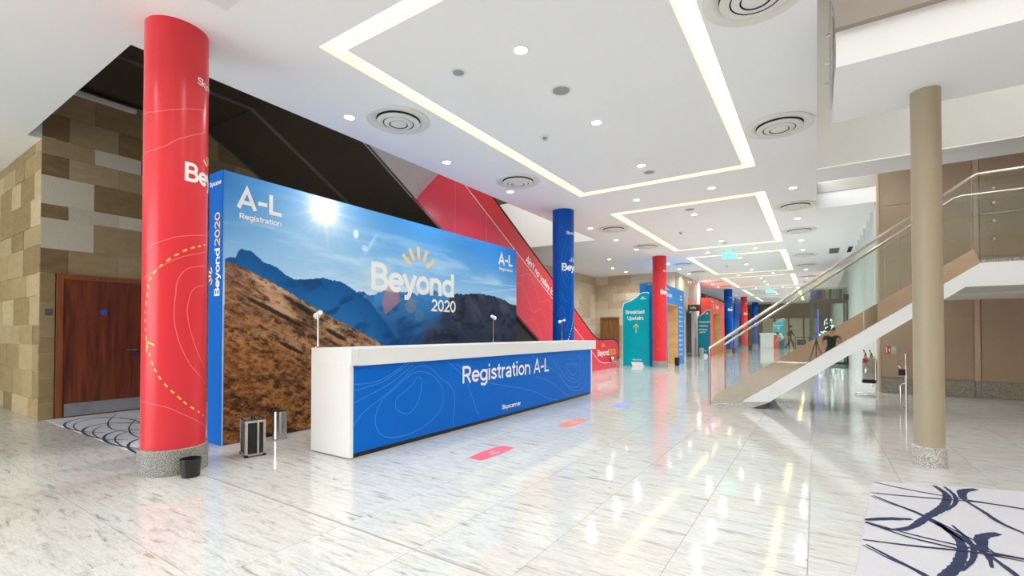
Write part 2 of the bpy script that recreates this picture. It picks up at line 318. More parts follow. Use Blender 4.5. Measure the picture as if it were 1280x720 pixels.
def text(mb, t, fn, u0, v0, cap, width=None, w=0.155, sp=0.0, step=None):
    """append t to mb; u0, v0 = left end of the baseline; width stretches the line to that length"""
    kx = cap if width is None else width/text_len(t, sp); x = 0
    for c in t:
        for st in GL[c][0]:
            pts = [(u0+(x+a)*kx, v0+b*cap) for a, b in st]
            if step:
                q = [pts[0]]
                for a, b in zip(pts, pts[1:]):
                    k = max(1, int(math.hypot(b[0]-a[0], b[1]-a[1])/step)); q += [(a[0]+(b[0]-a[0])*j/k, a[1]+(b[1]-a[1])*j/k) for j in range(1, k+1)]
                pts = q
            mb.ribbon(pts, w*(cap+kx)/2 if width else w*cap, fn)
        x += GL[c][1]+sp
    return mb
def rays(mb, fn, u, v, r0, r1, w, n=5, a0=150, a1=30):
    """the fan of short bars over the word"""
    for i in range(n):
        a = math.radians(a0+(a1-a0)*i/(n-1)); mb.ribbon([(u+r0*math.cos(a), v+r0*math.sin(a)), (u+r1*math.cos(a), v+r1*math.sin(a))], w, fn)
    return mb
onX = lambda c: (lambda u, v: (c, u, v))
onY = lambda c: (lambda u, v: (u, c, v))
onZ = lambda c: (lambda u, v: (u, v, c))
def onCyl(cx, cy, r): return lambda a, v: (cx+r*math.cos(a/r), cy+r*math.sin(a/r), v)   # a = arc length from +X
ORD = ['first','second','third','fourth','fifth','sixth','seventh','eighth','ninth','tenth','eleventh','twelfth','thirteenth','fourteenth','fifteenth','sixteenth','seventeenth','eighteenth','nineteenth','twentieth']
def nth(i): return ORD[i] if i < len(ORD) else ORD[-1]

# ================================================================ SETTING
H = 4.2; BAY = 7.94
COVES = [(-4.20, -0.86, 2.84+BAY*k, 9.05+BAY*k) for k in range(-1, 6)]
SW = 0.19
# ---- ceiling: one slab with slots for the coves and the stair void
def ceiling():
    xs = {-14, -9.65, -5.75, 0.03, 1.15, 8}; ys = {-6, 1.78, 2.09, 9.85, 10.72, 13.0, 13.55, 56}
    slots = []
    for x0, x1, y0, y1 in COVES:
        xs |= {x0, x0+SW, x1-SW, x1}; ys |= {y0, y0+SW, y1-SW, y1}
        slots += [(x0, x1, y0, y0+SW), (x0, x1, y1-SW, y1), (x0, x0+SW, y0, y1), (x1-SW, x1, y0, y1)]
    xs = sorted(xs); ys = sorted(ys); inside = lambda x, y, r: r[0] < x < r[1] and r[2] < y < r[3]
    solid = {}
    for i in range(len(xs)-1):
        for j in range(len(ys)-1):
            x, y = (xs[i]+xs[i+1])/2, (ys[j]+ys[j+1])/2
            ok = not any(inside(x, y, r) for r in slots)
            st = 1 if ok else 2
            if inside(x, y, (-9.65, -5.75, 1.78, 13.55)): st = 0
            if x < -9.65 and y > 2.09: st = 0
            if x > 0.03 and y < 9.85: st = 0
            if x > 1.15 and y > 10.72 or x > .03 and 10.72 < y < 13: st = 0
            solid[i, j] = st
    mb = MB()
    for (i, j), st in solid.items():
        if st == 0: continue
        x0, x1, y0, y1 = xs[i], xs[i+1], ys[j], ys[j+1]; z = H if st == 1 else H+0.16
        mb.add([(x0,y0,z),(x0,y1,z),(x1,y1,z),(x1,y0,z)], [(0,1,2,3)])
        for (di, dj, a, b) in ((1,0,(x1,y0),(x1,y1)), (-1,0,(x0,y1),(x0,y0)), (0,1,(x1,y1),(x0,y1)), (0,-1,(x0,y0),(x1,y0))):
            t = solid.get((i+di, j+dj), 0); zt = {0: H+0.7, 1: H, 2: H+0.16}[t]
            if zt > z: mb.add([(*a, z), (*b, z), (*b, zt), (*a, zt)], [(0,1,2,3)])
    mb.build('ceiling', 'paint')
    struct(bpy.data.objects['ceiling'])
ceiling()
for k, (x0, x1, y0, y1) in enumerate(COVES):
    t = thing('cove_light', 'rectangular warm white ceiling cove light, ' + (['behind the camera', 'nearest to the camera and largest in view', 'second from the camera', 'third from the camera', 'fourth from the camera', 'fifth from the camera', 'farthest from the camera'][k]), 'cove light', ((x0+x1)/2, (y0+y1)/2, H+0.15), 'ceiling cove lights')
    if k == 0:
        t['kind'] = 'structure'; t.name = 'trim_cove'
        for q in ('label', 'category', 'group'): del t[q]
    z = H+0.145
    for r in ((x0+.004, x1-.004, y0+.004, y0+SW-.004), (x0+.004, x1-.004, y1-SW+.004, y1-.004), (x0+.004, x0+SW-.004, y0+SW, y1-SW), (x1-SW+.004, x1-.004, y0+SW, y1-SW)):
        MB().box(r[0], r[1], r[2], r[3], z, z+0.01).build('diffuser', 'cove_light', t)
# ---- floor: tiles near the camera one by one, the rest joined
TX, TY, JX, JY = 0.66, 0.88, -0.05, 1.15
fl = MB().box(-14, 8, -6, 56, -0.12, -0.012).build('floor', 'joint'); struct(fl)
unit = MB().box(-.5, .5, -.5, .5, -1, 0)
tile_me = bpy.data.meshes.new('tile'); tile_me.from_pydata(unit.v, [], unit.f); tile_me.materials.append(M['marble'])
ti = []
for i in range(-22, 13):
    for j in range(-9, 63):
        ti.append((JX+TX*(i+.5), JY+TY*(j+.5)))
vis = lambda x, y: (y > 0.1 and (y*0.837-x*0.548) > 0.7 and abs((x*0.837+y*0.548)/(y*0.837-x*0.548)) < 1.25 and -9.6 < x < 3.2)
near = sorted([t for t in ti if vis(*t)], key=lambda t: t[0]**2+t[1]**2)[:290]; ns = set(near)
for x, y in near:
    o = bpy.data.objects.new('floor_tile', tile_me); COL.objects.link(o); o.parent = fl; o.location = (x, y, 0); o.scale = (TX-.0025, TY-.0025, .012)
mb = MB()
for x, y in ti:
    if (x, y) not in ns and -14 < x < 8 and -6 < y < 56: mb.add([(x-TX/2+.002, y-TY/2+.002, 0), (x+TX/2-.002, y-TY/2+.002, 0), (x+TX/2-.002, y+TY/2-.002, 0), (x-TX/2+.002, y+TY/2-.002, 0)], [(0,1,2,3)])
mb.build('floor_tile', 'marble', fl, stuff=True)

# ---- stone walls built block by block
bb = MB().bbox(-.5, .5, -.5, .5, -.5, .5, 0.012)
def block_mesh(m):
    me = bpy.data.meshes.new('stone_block'); me.from_pydata(bb.v, [], bb.f); me.materials.append(M[m]); return me
BLK = {m: block_mesh(m) for m in ('stone_dark', 'stone_pale', 'stone_light', 'stone_polished', 'beige')}
def block(parent, m, x0, x1, y0, y1, z0, z1):
    o = bpy.data.objects.new('stone_block', BLK[m]); COL.objects.link(o); o.parent = parent
    o.location = Vector(((x0+x1)/2, (y0+y1)/2, (z0+z1)/2)) - world_off(parent); o.scale = (x1-x0, y1-y0, z1-z0)
def stone_wall(name, axis, c, u0, u1, z0, z1, heights, lens, m, hole=None, special=(), seed=1, facing=1, half=False):
    """blocks proud of a backing slab; axis 'x' -> plane x=c with u along y"""
    rnd = random.Random(seed); t = 0.05*facing
    B = MB(); back = lambda a, b, za, zb: B.box(c-.16*facing if facing > 0 else c+.01, c-.01 if facing > 0 else c+.16, a, b, za, zb) if axis == 'x' else B.box(a, b, c+.01, c+.16, za, zb)
    if hole: back(u0, hole[0], z0, z1); back(hole[1], u1, z0, z1); back(hole[0], hole[1], hole[2], z1)
    else: back(u0, u1, z0, z1)
    w = struct(B.build(name, 'joint')); z = z0; r = 0
    while z < z1-.05:
        hh = min(heights[r % len(heights)], z1-z); u = u0; r += 1
        if z1-z-hh < .1: hh = z1-z
        while u < u1-.03:
            l = rnd.choice(lens) if not (half and u == u0 and r % 2 == 1) else lens[0]/2; e = min(u+l, u1)
            if u1-e < .2: e = u1
            segs = [(u, e)]
            if hole and z < hole[2]-.02:
                segs = [(a, b) for a, b in ((u, min(e, hole[0])), (max(u, hole[1]), e)) if b-a > .02]
                if z+hh > hole[2]+.02: segs += [(a, b) for a, b in ((max(u, hole[0]), min(e, hole[1])),) if b-a > .02]
            for a, b in segs:
                zz = z; 
                if hole and z < hole[2] < z+hh and a > hole[0]-.001 and b < hole[1]+.001: zz = hole[2]
                mm = m if not special else (special[1] if any(abs((a+b)/2-q[0]) < q[2] and abs(z+hh/2-q[1]) < q[3] for q in special[0]) else m)
                p = rnd.uniform(0, .006); g = .002
                if axis == 'x': block(w, mm, *sorted((c-.03*facing, c+p*facing)), a+g, b-g, zz+g, z+hh-g)
                else: block(w, mm, a+g, b-g, c-p, c+.03, zz+g, z+hh-g)
            u = e
        z += hh
    return w
D1 = (2.10, 3.26, 2.20)
wl = stone_wall('wall_left', 'x', -9.65, 1.93, 7.2, 0, 5.12, [.24, .38, .37, .26, .50, .45, .37, .46, .21, .43, .32, .25, .38, .5], [.61], 'stone_dark', D1, special=([(2.235, 2.80, .2, .1), (2.54, 3.135, .2, .08), (3.15, 3.135, .2, .08), (2.235, 3.455, .2, .1), (2.85, 4.12, .2, .08)], 'stone_pale'), seed=3, half=True)
stone_wall('wall_left_return', 'y', 1.93, -14, -9.655, 0, 4.2, [.30, .42, .40, .30, .44, .34, .43], [.8, 1.0, .6], 'stone_dark', seed=5)
stone_wall('wall_far_left', 'x', -9.65, 15.5, 22.7, 0, 4.2, [.42, .36, .48], [.8, 1.1, 1.4], 'stone_light', None, seed=6)
stone_wall('wall_far', 'y', 22.7, -9.65, -5.6, 0, 4.2, [.42, .36, .48], [.7, .95, 1.2], 'stone_light', (-9.35, -8.35, 2.1), seed=9)
stone_wall('wall_lift_lobby', 'x', -5.6, 22.72, 27.4, 0, 4.2, [1.05], [.85, 1.1], 'stone_polished', (24.9, 26.9, 2.5), seed=11)
struct(MB().box(-9.66, -6.5, 7.2, 14.5, 0, 0.02).build('trim_escalator_pit', 'bronze'))
struct(MB().box(-9.85, -9.66, 7.2, 15.5, 0, 8).build('wall_escalator_side', 'far_wall'))
# enclosure of the stair void above the ceiling
struct(MB().box(-9.66, -5.75, 13.543, 13.75, H-.002, 5.85).build('wall_void_end', 'paint'))
struct(MB().box(-9.66, -5.75, 19.8, 20, 5.85, 8).build('wall_void_upper', 'far_wall'))
struct(MB().box(-9.66, -5.75, 13.75, 20, 5.75, 5.85).build('trim_void_floor', 'dark'))
struct(MB().box(-10, -5.6, -1, 20, 8, 8.1).build('ceiling_void', 'bronze'))
struct(MB().box(-5.74, -5.62, 1.78, 20, H+.7, 8).build('wall_void_side', 'bronze'))
struct(MB().box(-9.85, -5.6, 1.6, 1.77, H+.7, 8).build('wall_void_front', 'bronze'))
struct(MB().box(-9.85, -9.66, 1.6, 7.2, 5.12, 8).build('wall_void_left', 'bronze'))
# light batten at the head of the left wall
tag(MB().box(-9.64, -9.56, 2.15, 3.05, 5.0, 5.06).build('ceiling_batten', 'ring'), 'pale horizontal batten at the top of the brown stone wall', 'batten')

# ---- door in the left wall
d = struct(MB().box(-9.80, -9.60, 2.10, 3.26, 0.0, 2.2).build('door_1', 'wood'), 'red brown veneered door with steel kick plate in the stone wall', 'door')
f = MB(); f.bbox(-9.70, -9.585, D1[0], D1[0]+.08, 0, D1[2], .004); f.bbox(-9.70, -9.585, D1[1]-.08, D1[1], 0, D1[2], .004); f.bbox(-9.70, -9.585, D1[0]+.08, D1[1]-.08, D1[2]-.08, D1[2], .004)
f.build('door_frame', 'wood_frame', d)
MB().box(-9.605, -9.594, 2.20, 3.15, 0.02, 0.215).build('kick_plate', 'steel', d)
h = MB().lathe(0, 0, [(.026, 0), (.026, .012)], 24); lv = MB()
lv.v = [(-9.60+z, 3.08+x, 1.02+y) for x, y, z in h.v]; lv.f = h.f; lv.add([(-9.60+z, 3.08+x, 0.93+y) for x, y, z in h.v], h.f)
lv.tube([(-9.60, 3.08, 1.02), (-9.545, 3.08, 1.02), (-9.54, 3.07, 1.02), (-9.54, 2.95, 1.02)], .010).build('lever_handle', 'steel', d, smooth=True)
h = MB().lathe(0, 0, [(.045, 0), (.045, .004)], 28)
x = MB(); x.add([(-9.60+z, 2.66+a, 1.63+b) for a, b, z in h.v], h.f); x.build('door_sign', 'disc_blue', d, label='round blue sign on the door')
tag(MB().bbox(-9.646, -9.632, 1.985, 2.07, 1.56, 1.66, .003).build('wall_plate', 'label_grey'), 'small grey plate on the stone wall left of the wooden door', 'plate')
# ---- far small door
d = struct(MB().box(-9.35, -8.35, 22.70, 22.86, 0.0, 2.1).build('door_2', 'wood_far'), 'orange brown wooden door in the far sandstone wall', 'door')
f = MB(); f.box(-9.35, -9.27, 22.64, 22.76, 0, 2.1); f.box(-8.43, -8.35, 22.64, 22.76, 0, 2.1); f.box(-9.27, -8.43, 22.64, 22.76, 2.03, 2.1); f.build('door_frame', 'wood_far', d)
MB().tube([(-8.52, 22.70, 1.0), (-8.52, 22.64, 1.0), (-8.62, 22.64, 1.0)], .012, 8).build('door_handle', 'steel', d)

# ---- right side: stone wall, atrium, facade
wr = struct(MB().box(1.15, 8, 12.92, 13.1, 0, 5.6).build('wall_right', 'beige_light'))
for a, b in ((1.17, 2.64), (2.76, 4.2), (4.22, 5.7), (5.72, 7.2)):
    for z0, z1 in ((.34, 1.58), (1.586, 2.82), (2.826, 4.06), (4.066, 5.3)): block(wr, 'beige', a, b, 12.895, 12.93, z0, z1)
sk = MB(); sk.bbox(1.16, 2.66, 12.87, 12.93, 0, .325, .006); sk.bbox(2.74, 5, 12.87, 12.93, 0, .325, .006); sk.bbox(2.665, 2.735, 12.86, 12.93, 0, .33, .006)
sk.build('skirting', 'granite_wall', wr)
MB().box(2.66, 2.74, 12.885, 12.93, .33, 5.3).build('cover_strip', 'beige_light', wr)
MB().box(1.13, 1.17, 12.88, 13.1, 0, 5.3).build('corner_strip', 'beige_light', wr)
struct(MB().box(0.03, 8, 9.845, 10.0, H+.02, 8).build('wall_atrium_far', 'grey_paint'))
struct(MB().box(-0.12, 0.03, -6, 9.85, H+.7, 8).build('wall_atrium_left', 'grey_paint'))
struct(MB().box(1.15, 8, 13.1, 13.2, 4.9, 8).build('trim_1', 'paint'))
struct(MB().box(.03, 8, 10.0, 13.1, 5.6, 5.7).build('ceiling_stair', 'paint'))
struct(MB().box(8, 8.15, -6, 13, 0, 8).build('wall_side', 'beige'))
struct(MB().box(.03, 2.9, -6, 9.85, 8, 8.15).build('ceiling_atrium_added', 'paint')); struct(MB().box(5.3, 8, -6, 9.85, 8, 8.15).build('ceiling_atrium_added', 'paint'))   # unseen atrium roof, added to meter sky light through its open strip
struct(MB().box(-4.4, 8, -6.2, -6, 0, 8).build('wall_back', 'beige'))
wf = struct(MB().box(-14.1, -4.4, -6.1, -5.95, 0, .12).build('added_window', 'steel_dark'))       # unseen glazed front, added behind the camera to let light in
for i in range(7): MB().box(-14+1.6*i, -13.93+1.6*i, -6.1, -5.95, .12, 4.2).build('mullion', 'steel_dark', wf)
for i in range(6): MB().box(-13.93+1.6*i, -12.4+1.6*i, -6.03, -6.015, .12, 4.2).build('glass_pane', 'glass', wf)
struct(MB().box(-14.2, -14, -6, 2, 0, 4.2).build('wall_corridor', 'stone_dark'))
struct(MB().box(-14, 8, 54, 54.2, 0, 4.3).build('wall_end', 'far_wall'))
struct(MB().box(-9.85, -9.66, 22.9, 54, 0, 4.9).build('wall_left_far', 'far_wall')); struct(MB().box(-10.1, -9.86, 7, 23, 0, 8).build('light_blocker', 'far_wall'))  # the outer slab is unseen, added to block leaking sky light
struct(MB().box(-10, -9.85, -1, 2, H+.7, 8).build('wall_void_back', 'bronze'))
# bridge across the atrium
br = thing('balcony', 'white footbridge slab with taupe coping crossing the atrium above the round column', 'balcony', (4, 5.75, 3.7)); br['kind'] = 'structure'
MB().box(.17, 8, 5.10, 6.44, 3.70, 4.02).build('slab', 'paint', br)
MB().box(.16, 8, 5.03, 5.12, 4.02, 4.30).build('coping', 'coping', br); MB().box(.16, 8, 6.42, 6.5, 4.02, 4.3).build('coping', 'coping', br)
for i in range(4): MB().box(.20+1.9*i, 2.07+1.9*i, 5.06, 5.075, 4.30, 5.3).build('glass_panel', 'glass', br)
MB().box(.145, .16, 5.15, 6.4, 3.85, 4.9).build('end_glass', 'glass', br)
for y in (5.25, 5.8, 6.3): MB().tube([(.14, y, 4.1), (.10, y, 4.1)], .02, 8).build('glass_clamp', 'chrome', br)
# frosted facade on the right
wd = struct(MB().box(1.15, 1.20, 13.12, 30, 0, .06).build('window_1', 'fin_edge'), 'tall facade of pale frosted glass panels right of the hall', 'window')
MB().box(1.14, 1.35, 13.1, 30, H-.02, H+.4).build('header_seal', 'paint', wd); MB().box(1.21, 1.35, 13.1, 30, 0, .12).build('sill', 'fin_edge', wd)  # top beam and sill added to seal gaps that leak sky light
y = 13.12
while y < 29.5:
    MB().box(1.19, 1.205, y+.03, y+.97, .06, H).build('frosted_panel', 'fin', wd)
    MB().box(1.11, 1.20, y-.02, y+.02, .0, H).build('fin', 'fin_edge', wd); y += 1.0
struct(MB().box(1.15, 1.3, 30, 54, 0, 4.2).build('wall_right_far', 'grey_paint'))

# ================================================================ CEILING FITTINGS
def downlight(x, y, label):
    t = thing('downlight', label, 'downlight', (x, y, H), 'recessed downlights')
    r = MB(); n = 28; P = [(.078, 0), (.082, -.006), (.068, -.010), (.063, -.004)]
    r.lathe(x, y, [(a, H+b) for a, b in P], n, cap=False).build('trim_ring', 'ring', t, smooth=True)
    MB().lathe(x, y, [(.064, H-.003), (.064, H-.001)], 24).build('lamp_face', 'lamp', t)
    return t
dl_light = bpy.data.lights.new('downlight_lamp', 'AREA'); dl_light.shape = 'DISK'; dl_light.size = .11; dl_light.energy = DOWN_W; dl_light.color = (.94, .99, 1.0); dl_light.spread = math.radians(150)
proto = None; n_dl = 0
dl_far = dl_light.copy(); dl_far.energy = DOWN_W*1.65        # same lamps, power raised in the deeper bays to brighten them
def place_dl(x, y, label):
    global proto, n_dl
    if label is None: pass
    elif proto is None: proto = downlight(x, y, label)
    else: copy_thing(proto, (x, y, H), label)
    o = bpy.data.objects.new('downlight_lamp', dl_far if y > 11 else dl_light); COL.objects.link(o); o.location = (x, y, H-.012); n_dl += 1
rows = {'left edge row beside the columns': [], 'row down the middle of the coves': []}
for k in range(-1, 6):
    for j in range(3):
        rows['left edge row beside the columns'].append((-5.23+.02*k, 4.0+1.965*j+BAY*k)); rows['row down the middle of the coves'].append((-2.51+.03*k, 4.0+1.965*j+BAY*k))
for nm, ps in rows.items():
    i = 0
    for x, y in ps:
        if y < 3: place_dl(x, y, None); continue   # lamps of the bay behind the camera
        place_dl(x, y, f'round white ceiling downlight, {nm}, {nth(i)} from the camera'); i += 1
for k in range(-1, 6):
    for x in (-3.26, -1.73):
        wh = f'{nth(max(k, 0))} gap from the camera'
        place_dl(x, 9.94+BAY*k, None if k < 0 else f'round downlight between two coves, {"left" if x < -3 else "right"} of its pair, {wh}')
i = 0
for y in (2.87, -1.1, 10.81, 13.79, 17.14, 19.11, 25.1, 29.0, 33.0, 37.0, 41):
    place_dl(-.37, y, (None if y < 3 else f'round downlight at the right ceiling edge, {nth(i)} from the camera')); i += y > 3
for i, (x, y) in enumerate(((-6.8, 17.4), (-7.63, 19.9), (-7.57, 21.5))): place_dl(x, y, ['round downlight over the space behind the teal sign, nearest of three', 'round downlight over the space behind the teal sign, middle of three', 'round downlight close to the far sandstone wall, last of three'][i])
def diffuser(x, y, label):
    t = thing('air_diffuser', label, 'air diffuser', (x, y, H), 'round air diffusers')
    MB().lathe(x, y, [(.288, H-.003), (.30, H-.014), (.34, H-.026), (.40, H-.030), (.42, H-.020), (.42, H-.003)], 56, cap=False).build('outer_ring', 'vent_white', t, smooth=True)
    MB().lathe(x, y, [(.29, H-.005), (.29, H-.002)], 48).build('throat_shade', 'dark', t, label='black disc painted as the shade in the vent')  # flat black disc stands in for the shade inside the duct
    for a, b, z in ((.283, .205, .044), (.190, .125, .056), (.108, .0, .066)): MB().lathe(x, y, [(a, H-z+.012), (a+.002, H-z+.004), (a-.010, H-z), (b+(.0 if b == 0 else .012), H-z-.014), (b, H-z-.010)], 56, cap=False).build('cone_ring', 'vent_white', t, smooth=True)
    return t
pd = None
for k in range(0, 4):
    for s_, x in (('left', -4.74), ('right', -.41)):
        for j, y in enumerate((4.42, 7.45)):
            lab = f'round stepped white air diffuser, {s_} of the coves, {nth(2*k+j)} from the camera on that side'
            xx = x+.03*k
            if pd is None: pd = diffuser(xx, y+BAY*k, lab)
            else: copy_thing(pd, (xx, y+BAY*k, H), lab)
def speaker(x, y, label, r=.095):
    t = thing('ceiling_speaker', label, 'speaker', (x, y, H), 'ceiling speakers')
    MB().lathe(x, y, [(r, H-.002), (r+.004, H-.008), (r+.02, H-.008), (r+.024, H-.002)], 36, cap=False).build('rim', 'ring', t, smooth=True)
    MB().lathe(x, y, [(r, H-.001), (r, H-.006)], 36).build('grille', 'mesh_grey', t)
    return t
for x, y, r, lab in ((-3.31, 3.97, .062, 'small round grey ceiling speaker near the near left cove corner'), (-2.53, 4.94, .10, 'larger round grey ceiling speaker inside the nearest cove between two downlights'), (-2.50, 8.34, .085, 'round grey ceiling speaker at the far side of the nearest cove'), (-2.47, 11.39, .10, 'round grey ceiling speaker near the front of the second cove'), (-2.45, 16.3, .09, 'round grey ceiling speaker at the far side of the second cove')): speaker(x, y, lab, r)
def detector(x, y, label):
    t = thing('smoke_detector', label, 'smoke detector', (x, y, H), 'smoke detectors')
    MB().lathe(x, y, [(.055, H-.001), (.055, H-.02), (.045, H-.028), (.0, H-.028)], 28, cap=False).build('base', 'ring', t, smooth=True)
    MB().lathe(x, y, [(.032, H-.040), (.032, H-.056), (.02, H-.062), (0, H-.062)], 24, cap=False).build('head', 'mesh_grey', t, smooth=True)
    p = MB()
    for a in range(4): p.box(x+.03*math.cos(a*PI/2)-.004, x+.03*math.cos(a*PI/2)+.004, y+.03*math.sin(a*PI/2)-.004, y+.03*math.sin(a*PI/2)+.004, H-.042, H-.026)
    p.build('cage', 'dark', t)
detector(-3.32, 5.96, 'small white smoke detector under the nearest cove panel'); detector(-3.24, 13.82, 'small smoke detector under the second cove panel'); detector(-3.2, 21.8, 'small smoke detector under the third cove panel')
hp = MB(); hp.box(-4.42, -4.02, 1.75, 2.06, H-.004, H-.001); tag(hp.build('access_hatch', 'ring'), 'square access hatch in the ceiling left of the nearest cove corner', 'hatch')
def exit_sign(x, y, lab):
    t = thing('exit_sign', lab, 'exit sign', (x, y, 4.0), 'hanging exit signs')
    MB().box(x-.22, x+.22, y-.015, y+.015, 3.86, 4.05).build('panel', 'exit_green', t)
    g = MB(); fn = onY(y-.017); g.ribbon([(x-.16, 3.95), (x-.06, 3.95)], .03, fn); g.ribbon([(x-.11, 3.99), (x-.06, 3.95), (x-.11, 3.91)], .02, fn); g.ribbon([(x+.02, 3.9), (x+.06, 3.96), (x+.05, 4.0)], .03, fn); g.ribbon([(x+.12, 3.89), (x+.12, 4.02), (x+.18, 4.02), (x+.18, 3.89)], .015, fn)
    g.build('pictogram', 'white', t)
    w = MB(); w.tube([(x-.15, y, 4.05), (x-.15, y, H)], .006, 6); w.tube([(x+.15, y, 4.05), (x+.15, y, H)], .006, 6); w.build('hanger', 'steel', t)
exit_sign(-2.5, 17.5, 'green running man exit sign hanging between the second and third cove'); exit_sign(-2.45, 33.8, 'green exit sign hanging farther down the hall')
for x, y, a, lab in ((.55, 19.9, .3, 'grey square ceiling grille right of the coves'), (1.0, 19.9, .12, 'narrow black ceiling slot beside the grey square grille')):
    t = thing('ceiling_grille', lab, 'grille', (x, y, H)); MB().box(x-a/2, x+a/2, y-.6, y+.6, H-.012, H-.001).build('frame', 'mesh_grey' if a > .2 else 'dark', t)
    q = MB()
    for i in range(9): q.box(x-a/2+.02, x+a/2-.02, y-.5+.12*i, y-.47+.12*i, H-.018, H-.012)
    q.build('blade', 'dark', t, stuff=True)
# ceiling groove over the stair lobby
struct(MB().box(.035, 1.15, 12.985, 13.1, H+.001, 5.6).build('trim_2', 'paint'))
struct(MB().box(.035, 1.13, 12.965, 12.984, 4.56, 4.80).build('trim_3', 'grey_paint'))

# lamps of the upper floor over the stair void
for x, y in ((-6.05, 4.5), (-6.05, 8.0), (-7.4, 11.0)):
    t = thing('void_lamp', 'lamp over the escalator void', 'lamp', (x, y, 7.98)); t['kind'] = 'structure'
    for q in ('label', 'category'): del t[q]
    t.name = 'trim_void_lamp'; MB().lathe(x, y, [(.15, 7.96), (.15, 7.995)], 20).build('lamp_face', 'lamp', t)
    l = bpy.data.lights.new('void_lamp', 'AREA'); l.shape = 'DISK'; l.size = .3; l.energy = 45; l.color = (1, .97, .92); o = bpy.data.objects.new('void_lamp', l); COL.objects.link(o); o.location = (x, y, 7.95)

struct(MB().box(-4.62, 8, 2.022, 2.036, -.01, .0012).build('trim_4', 'seam_strip'))

# ================================================================ COLUMNS
CR = .255
def column(x, y, m, plinth, label, cat='column', group='wrapped round columns'):
    t = thing('round_column', label, cat, (x, y, 0), group)
    z0 = .235
    t['wrap_name'] = MB().lathe(x, y, [(CR, z0), (CR, 4.199)], 72).build('wrap', m, t, smooth=True).name
    MB().lathe(x, y, [(.277, 0), (.277, .228), (.268, z0), (.25, z0)], 72).build('plinth', plinth, t, smooth=True, label='speckled granite plinth')
    return t
def col_text(t, x, y, a0, z, s1, s2, zs, cap=.175):
    t = bpy.data.objects[t['wrap_name']]
    fn = onCyl(x, y, CR+.003); u = math.radians(a0)*CR; mb = MB()
    text(mb, 'Beyond', fn, u, z, cap, w=.18, step=.03); mb.build('lettering', 'white', t, label='white lettering')
    L = text_len('Beyond')*cap
    mb = rays(MB(), fn, u+L*.42, z+cap*1.05, cap*.30, cap*.75, cap*.13); mb.build('ray_mark', s2, t)
    mb = MB(); text(mb, 'Skyscanner', fn, u+.105, zs, cap*.40, step=.03); mb.build('small_lettering', 'white', t)
CA = math.radians
C1 = [[(-108.0, 1.97), (-70.6, 2.08), (-40.2, 2.14), (-11.7, 2.19), (47.2, 2.25)], [(-108.1, 1.76), (-65.3, 1.84), (-36.5, 1.93), (-4.7, 2.01), (48.0, 2.09)], [(48.7, 1.95), (6.0, 1.91), (-11.0, 1.84), (-18.8, 1.74), (-20.2, 1.64), (-22.4, 1.55), (-21.1, 1.37), (-8.5, 1.15), (13.7, 0.96), (59.0, 0.78)], [(49.9, 1.76), (22.9, 1.74), (10.2, 1.7), (4.7, 1.64), (3.6, 1.62), (0.1, 1.5), (7.0, 1.31), (27.4, 1.07), (57.7, 0.89)], [(-108.1, 0.69), (-41.6, 0.64), (-2.3, 0.54), (29.2, 0.45), (66.5, 0.33)], [(-108.1, 3.32), (-60.4, 3.31), (-24.3, 3.35), (40.4, 3.46)], [(-108.2, 2.92), (-49.6, 2.98), (-15.4, 3.09), (41.2, 3.25)]]
C1D = [(47.6, 2.16), (5.6, 2.09), (-20.9, 2.01), (-43.1, 1.92), (-59.1, 1.84), (-72.0, 1.74), (-70.6, 1.71), (-78.2, 1.55), (-79.4, 1.37), (-71.2, 1.18), (-58.7, 1.01), (-42.0, 0.87), (-17.5, 0.73), (8.5, 0.61), (66.5, 0.43)]
RXc, RYc = -5.14, 1.957
t = column(RXc, RYc, 'red', 'granite', 'large red wrapped column in the left foreground with a dashed yellow trail')
col_text(t, RXc, RYc, -6.5, 2.715, 'white', 'cream', 3.665)
t = bpy.data.objects[t['wrap_name']]; fn = onCyl(RXc, RYc, CR+.002); mb = MB()
for l in C1: mb.ribbon(crom([(CA(a)*CR, z) for a, z in l], 8), .008, fn)
mb.build('contour_line', 'pink_line', t)
P = crom([(CA(a)*CR, z) for a, z in C1D], 14); acc = [0]
for a, b in zip(P, P[1:]): acc.append(acc[-1]+math.hypot(b[0]-a[0], b[1]-a[1]))
mb = MB(); s0 = 0
while s0 < acc[-1]-.05:
    seg = [p for p, d_ in zip(P, acc) if s0 <= d_ <= s0+.048]
    if len(seg) > 1: mb.ribbon(seg, .014, fn)
    s0 += .078
mb.ribbon([(CA(a)*CR, z) for a, z in ((-74, 1.125), (-74, 1.17), (-73, 1.215), (-69, 1.211), (-65, 1.205), (-61, 1.197), (-57, 1.188))], .014, fn)
mb.build('dashed_trail', 'yellow', t)
def contours(t, x, y, m, rnd, a0, n=5):
    t = bpy.data.objects[t['wrap_name']]; fn = onCyl(x, y, CR+.002); mb = MB(); r = random.Random(rnd)
    for i in range(n):
        z = .5+3.4*i/n; pts = [(CA(a0-95+38*k)*CR, z+r.uniform(-.25, .45)+.1*k) for k in range(6)]; mb.ribbon(crom(pts, 8), .010, fn)
    for c in ((a0-10, 1.2), (a0+30, 2.9)):
        for q in (1, .6): mb.ribbon(crom([(CA(c[0]+40*q*math.cos(k*PI/4))*CR, c[1]+.55*q*math.sin(k*PI/4)*(1.3 if k == 2 else 1)) for k in range(9)], 6, True), .010, fn, True)
    mb.build('contour_line', m, t)
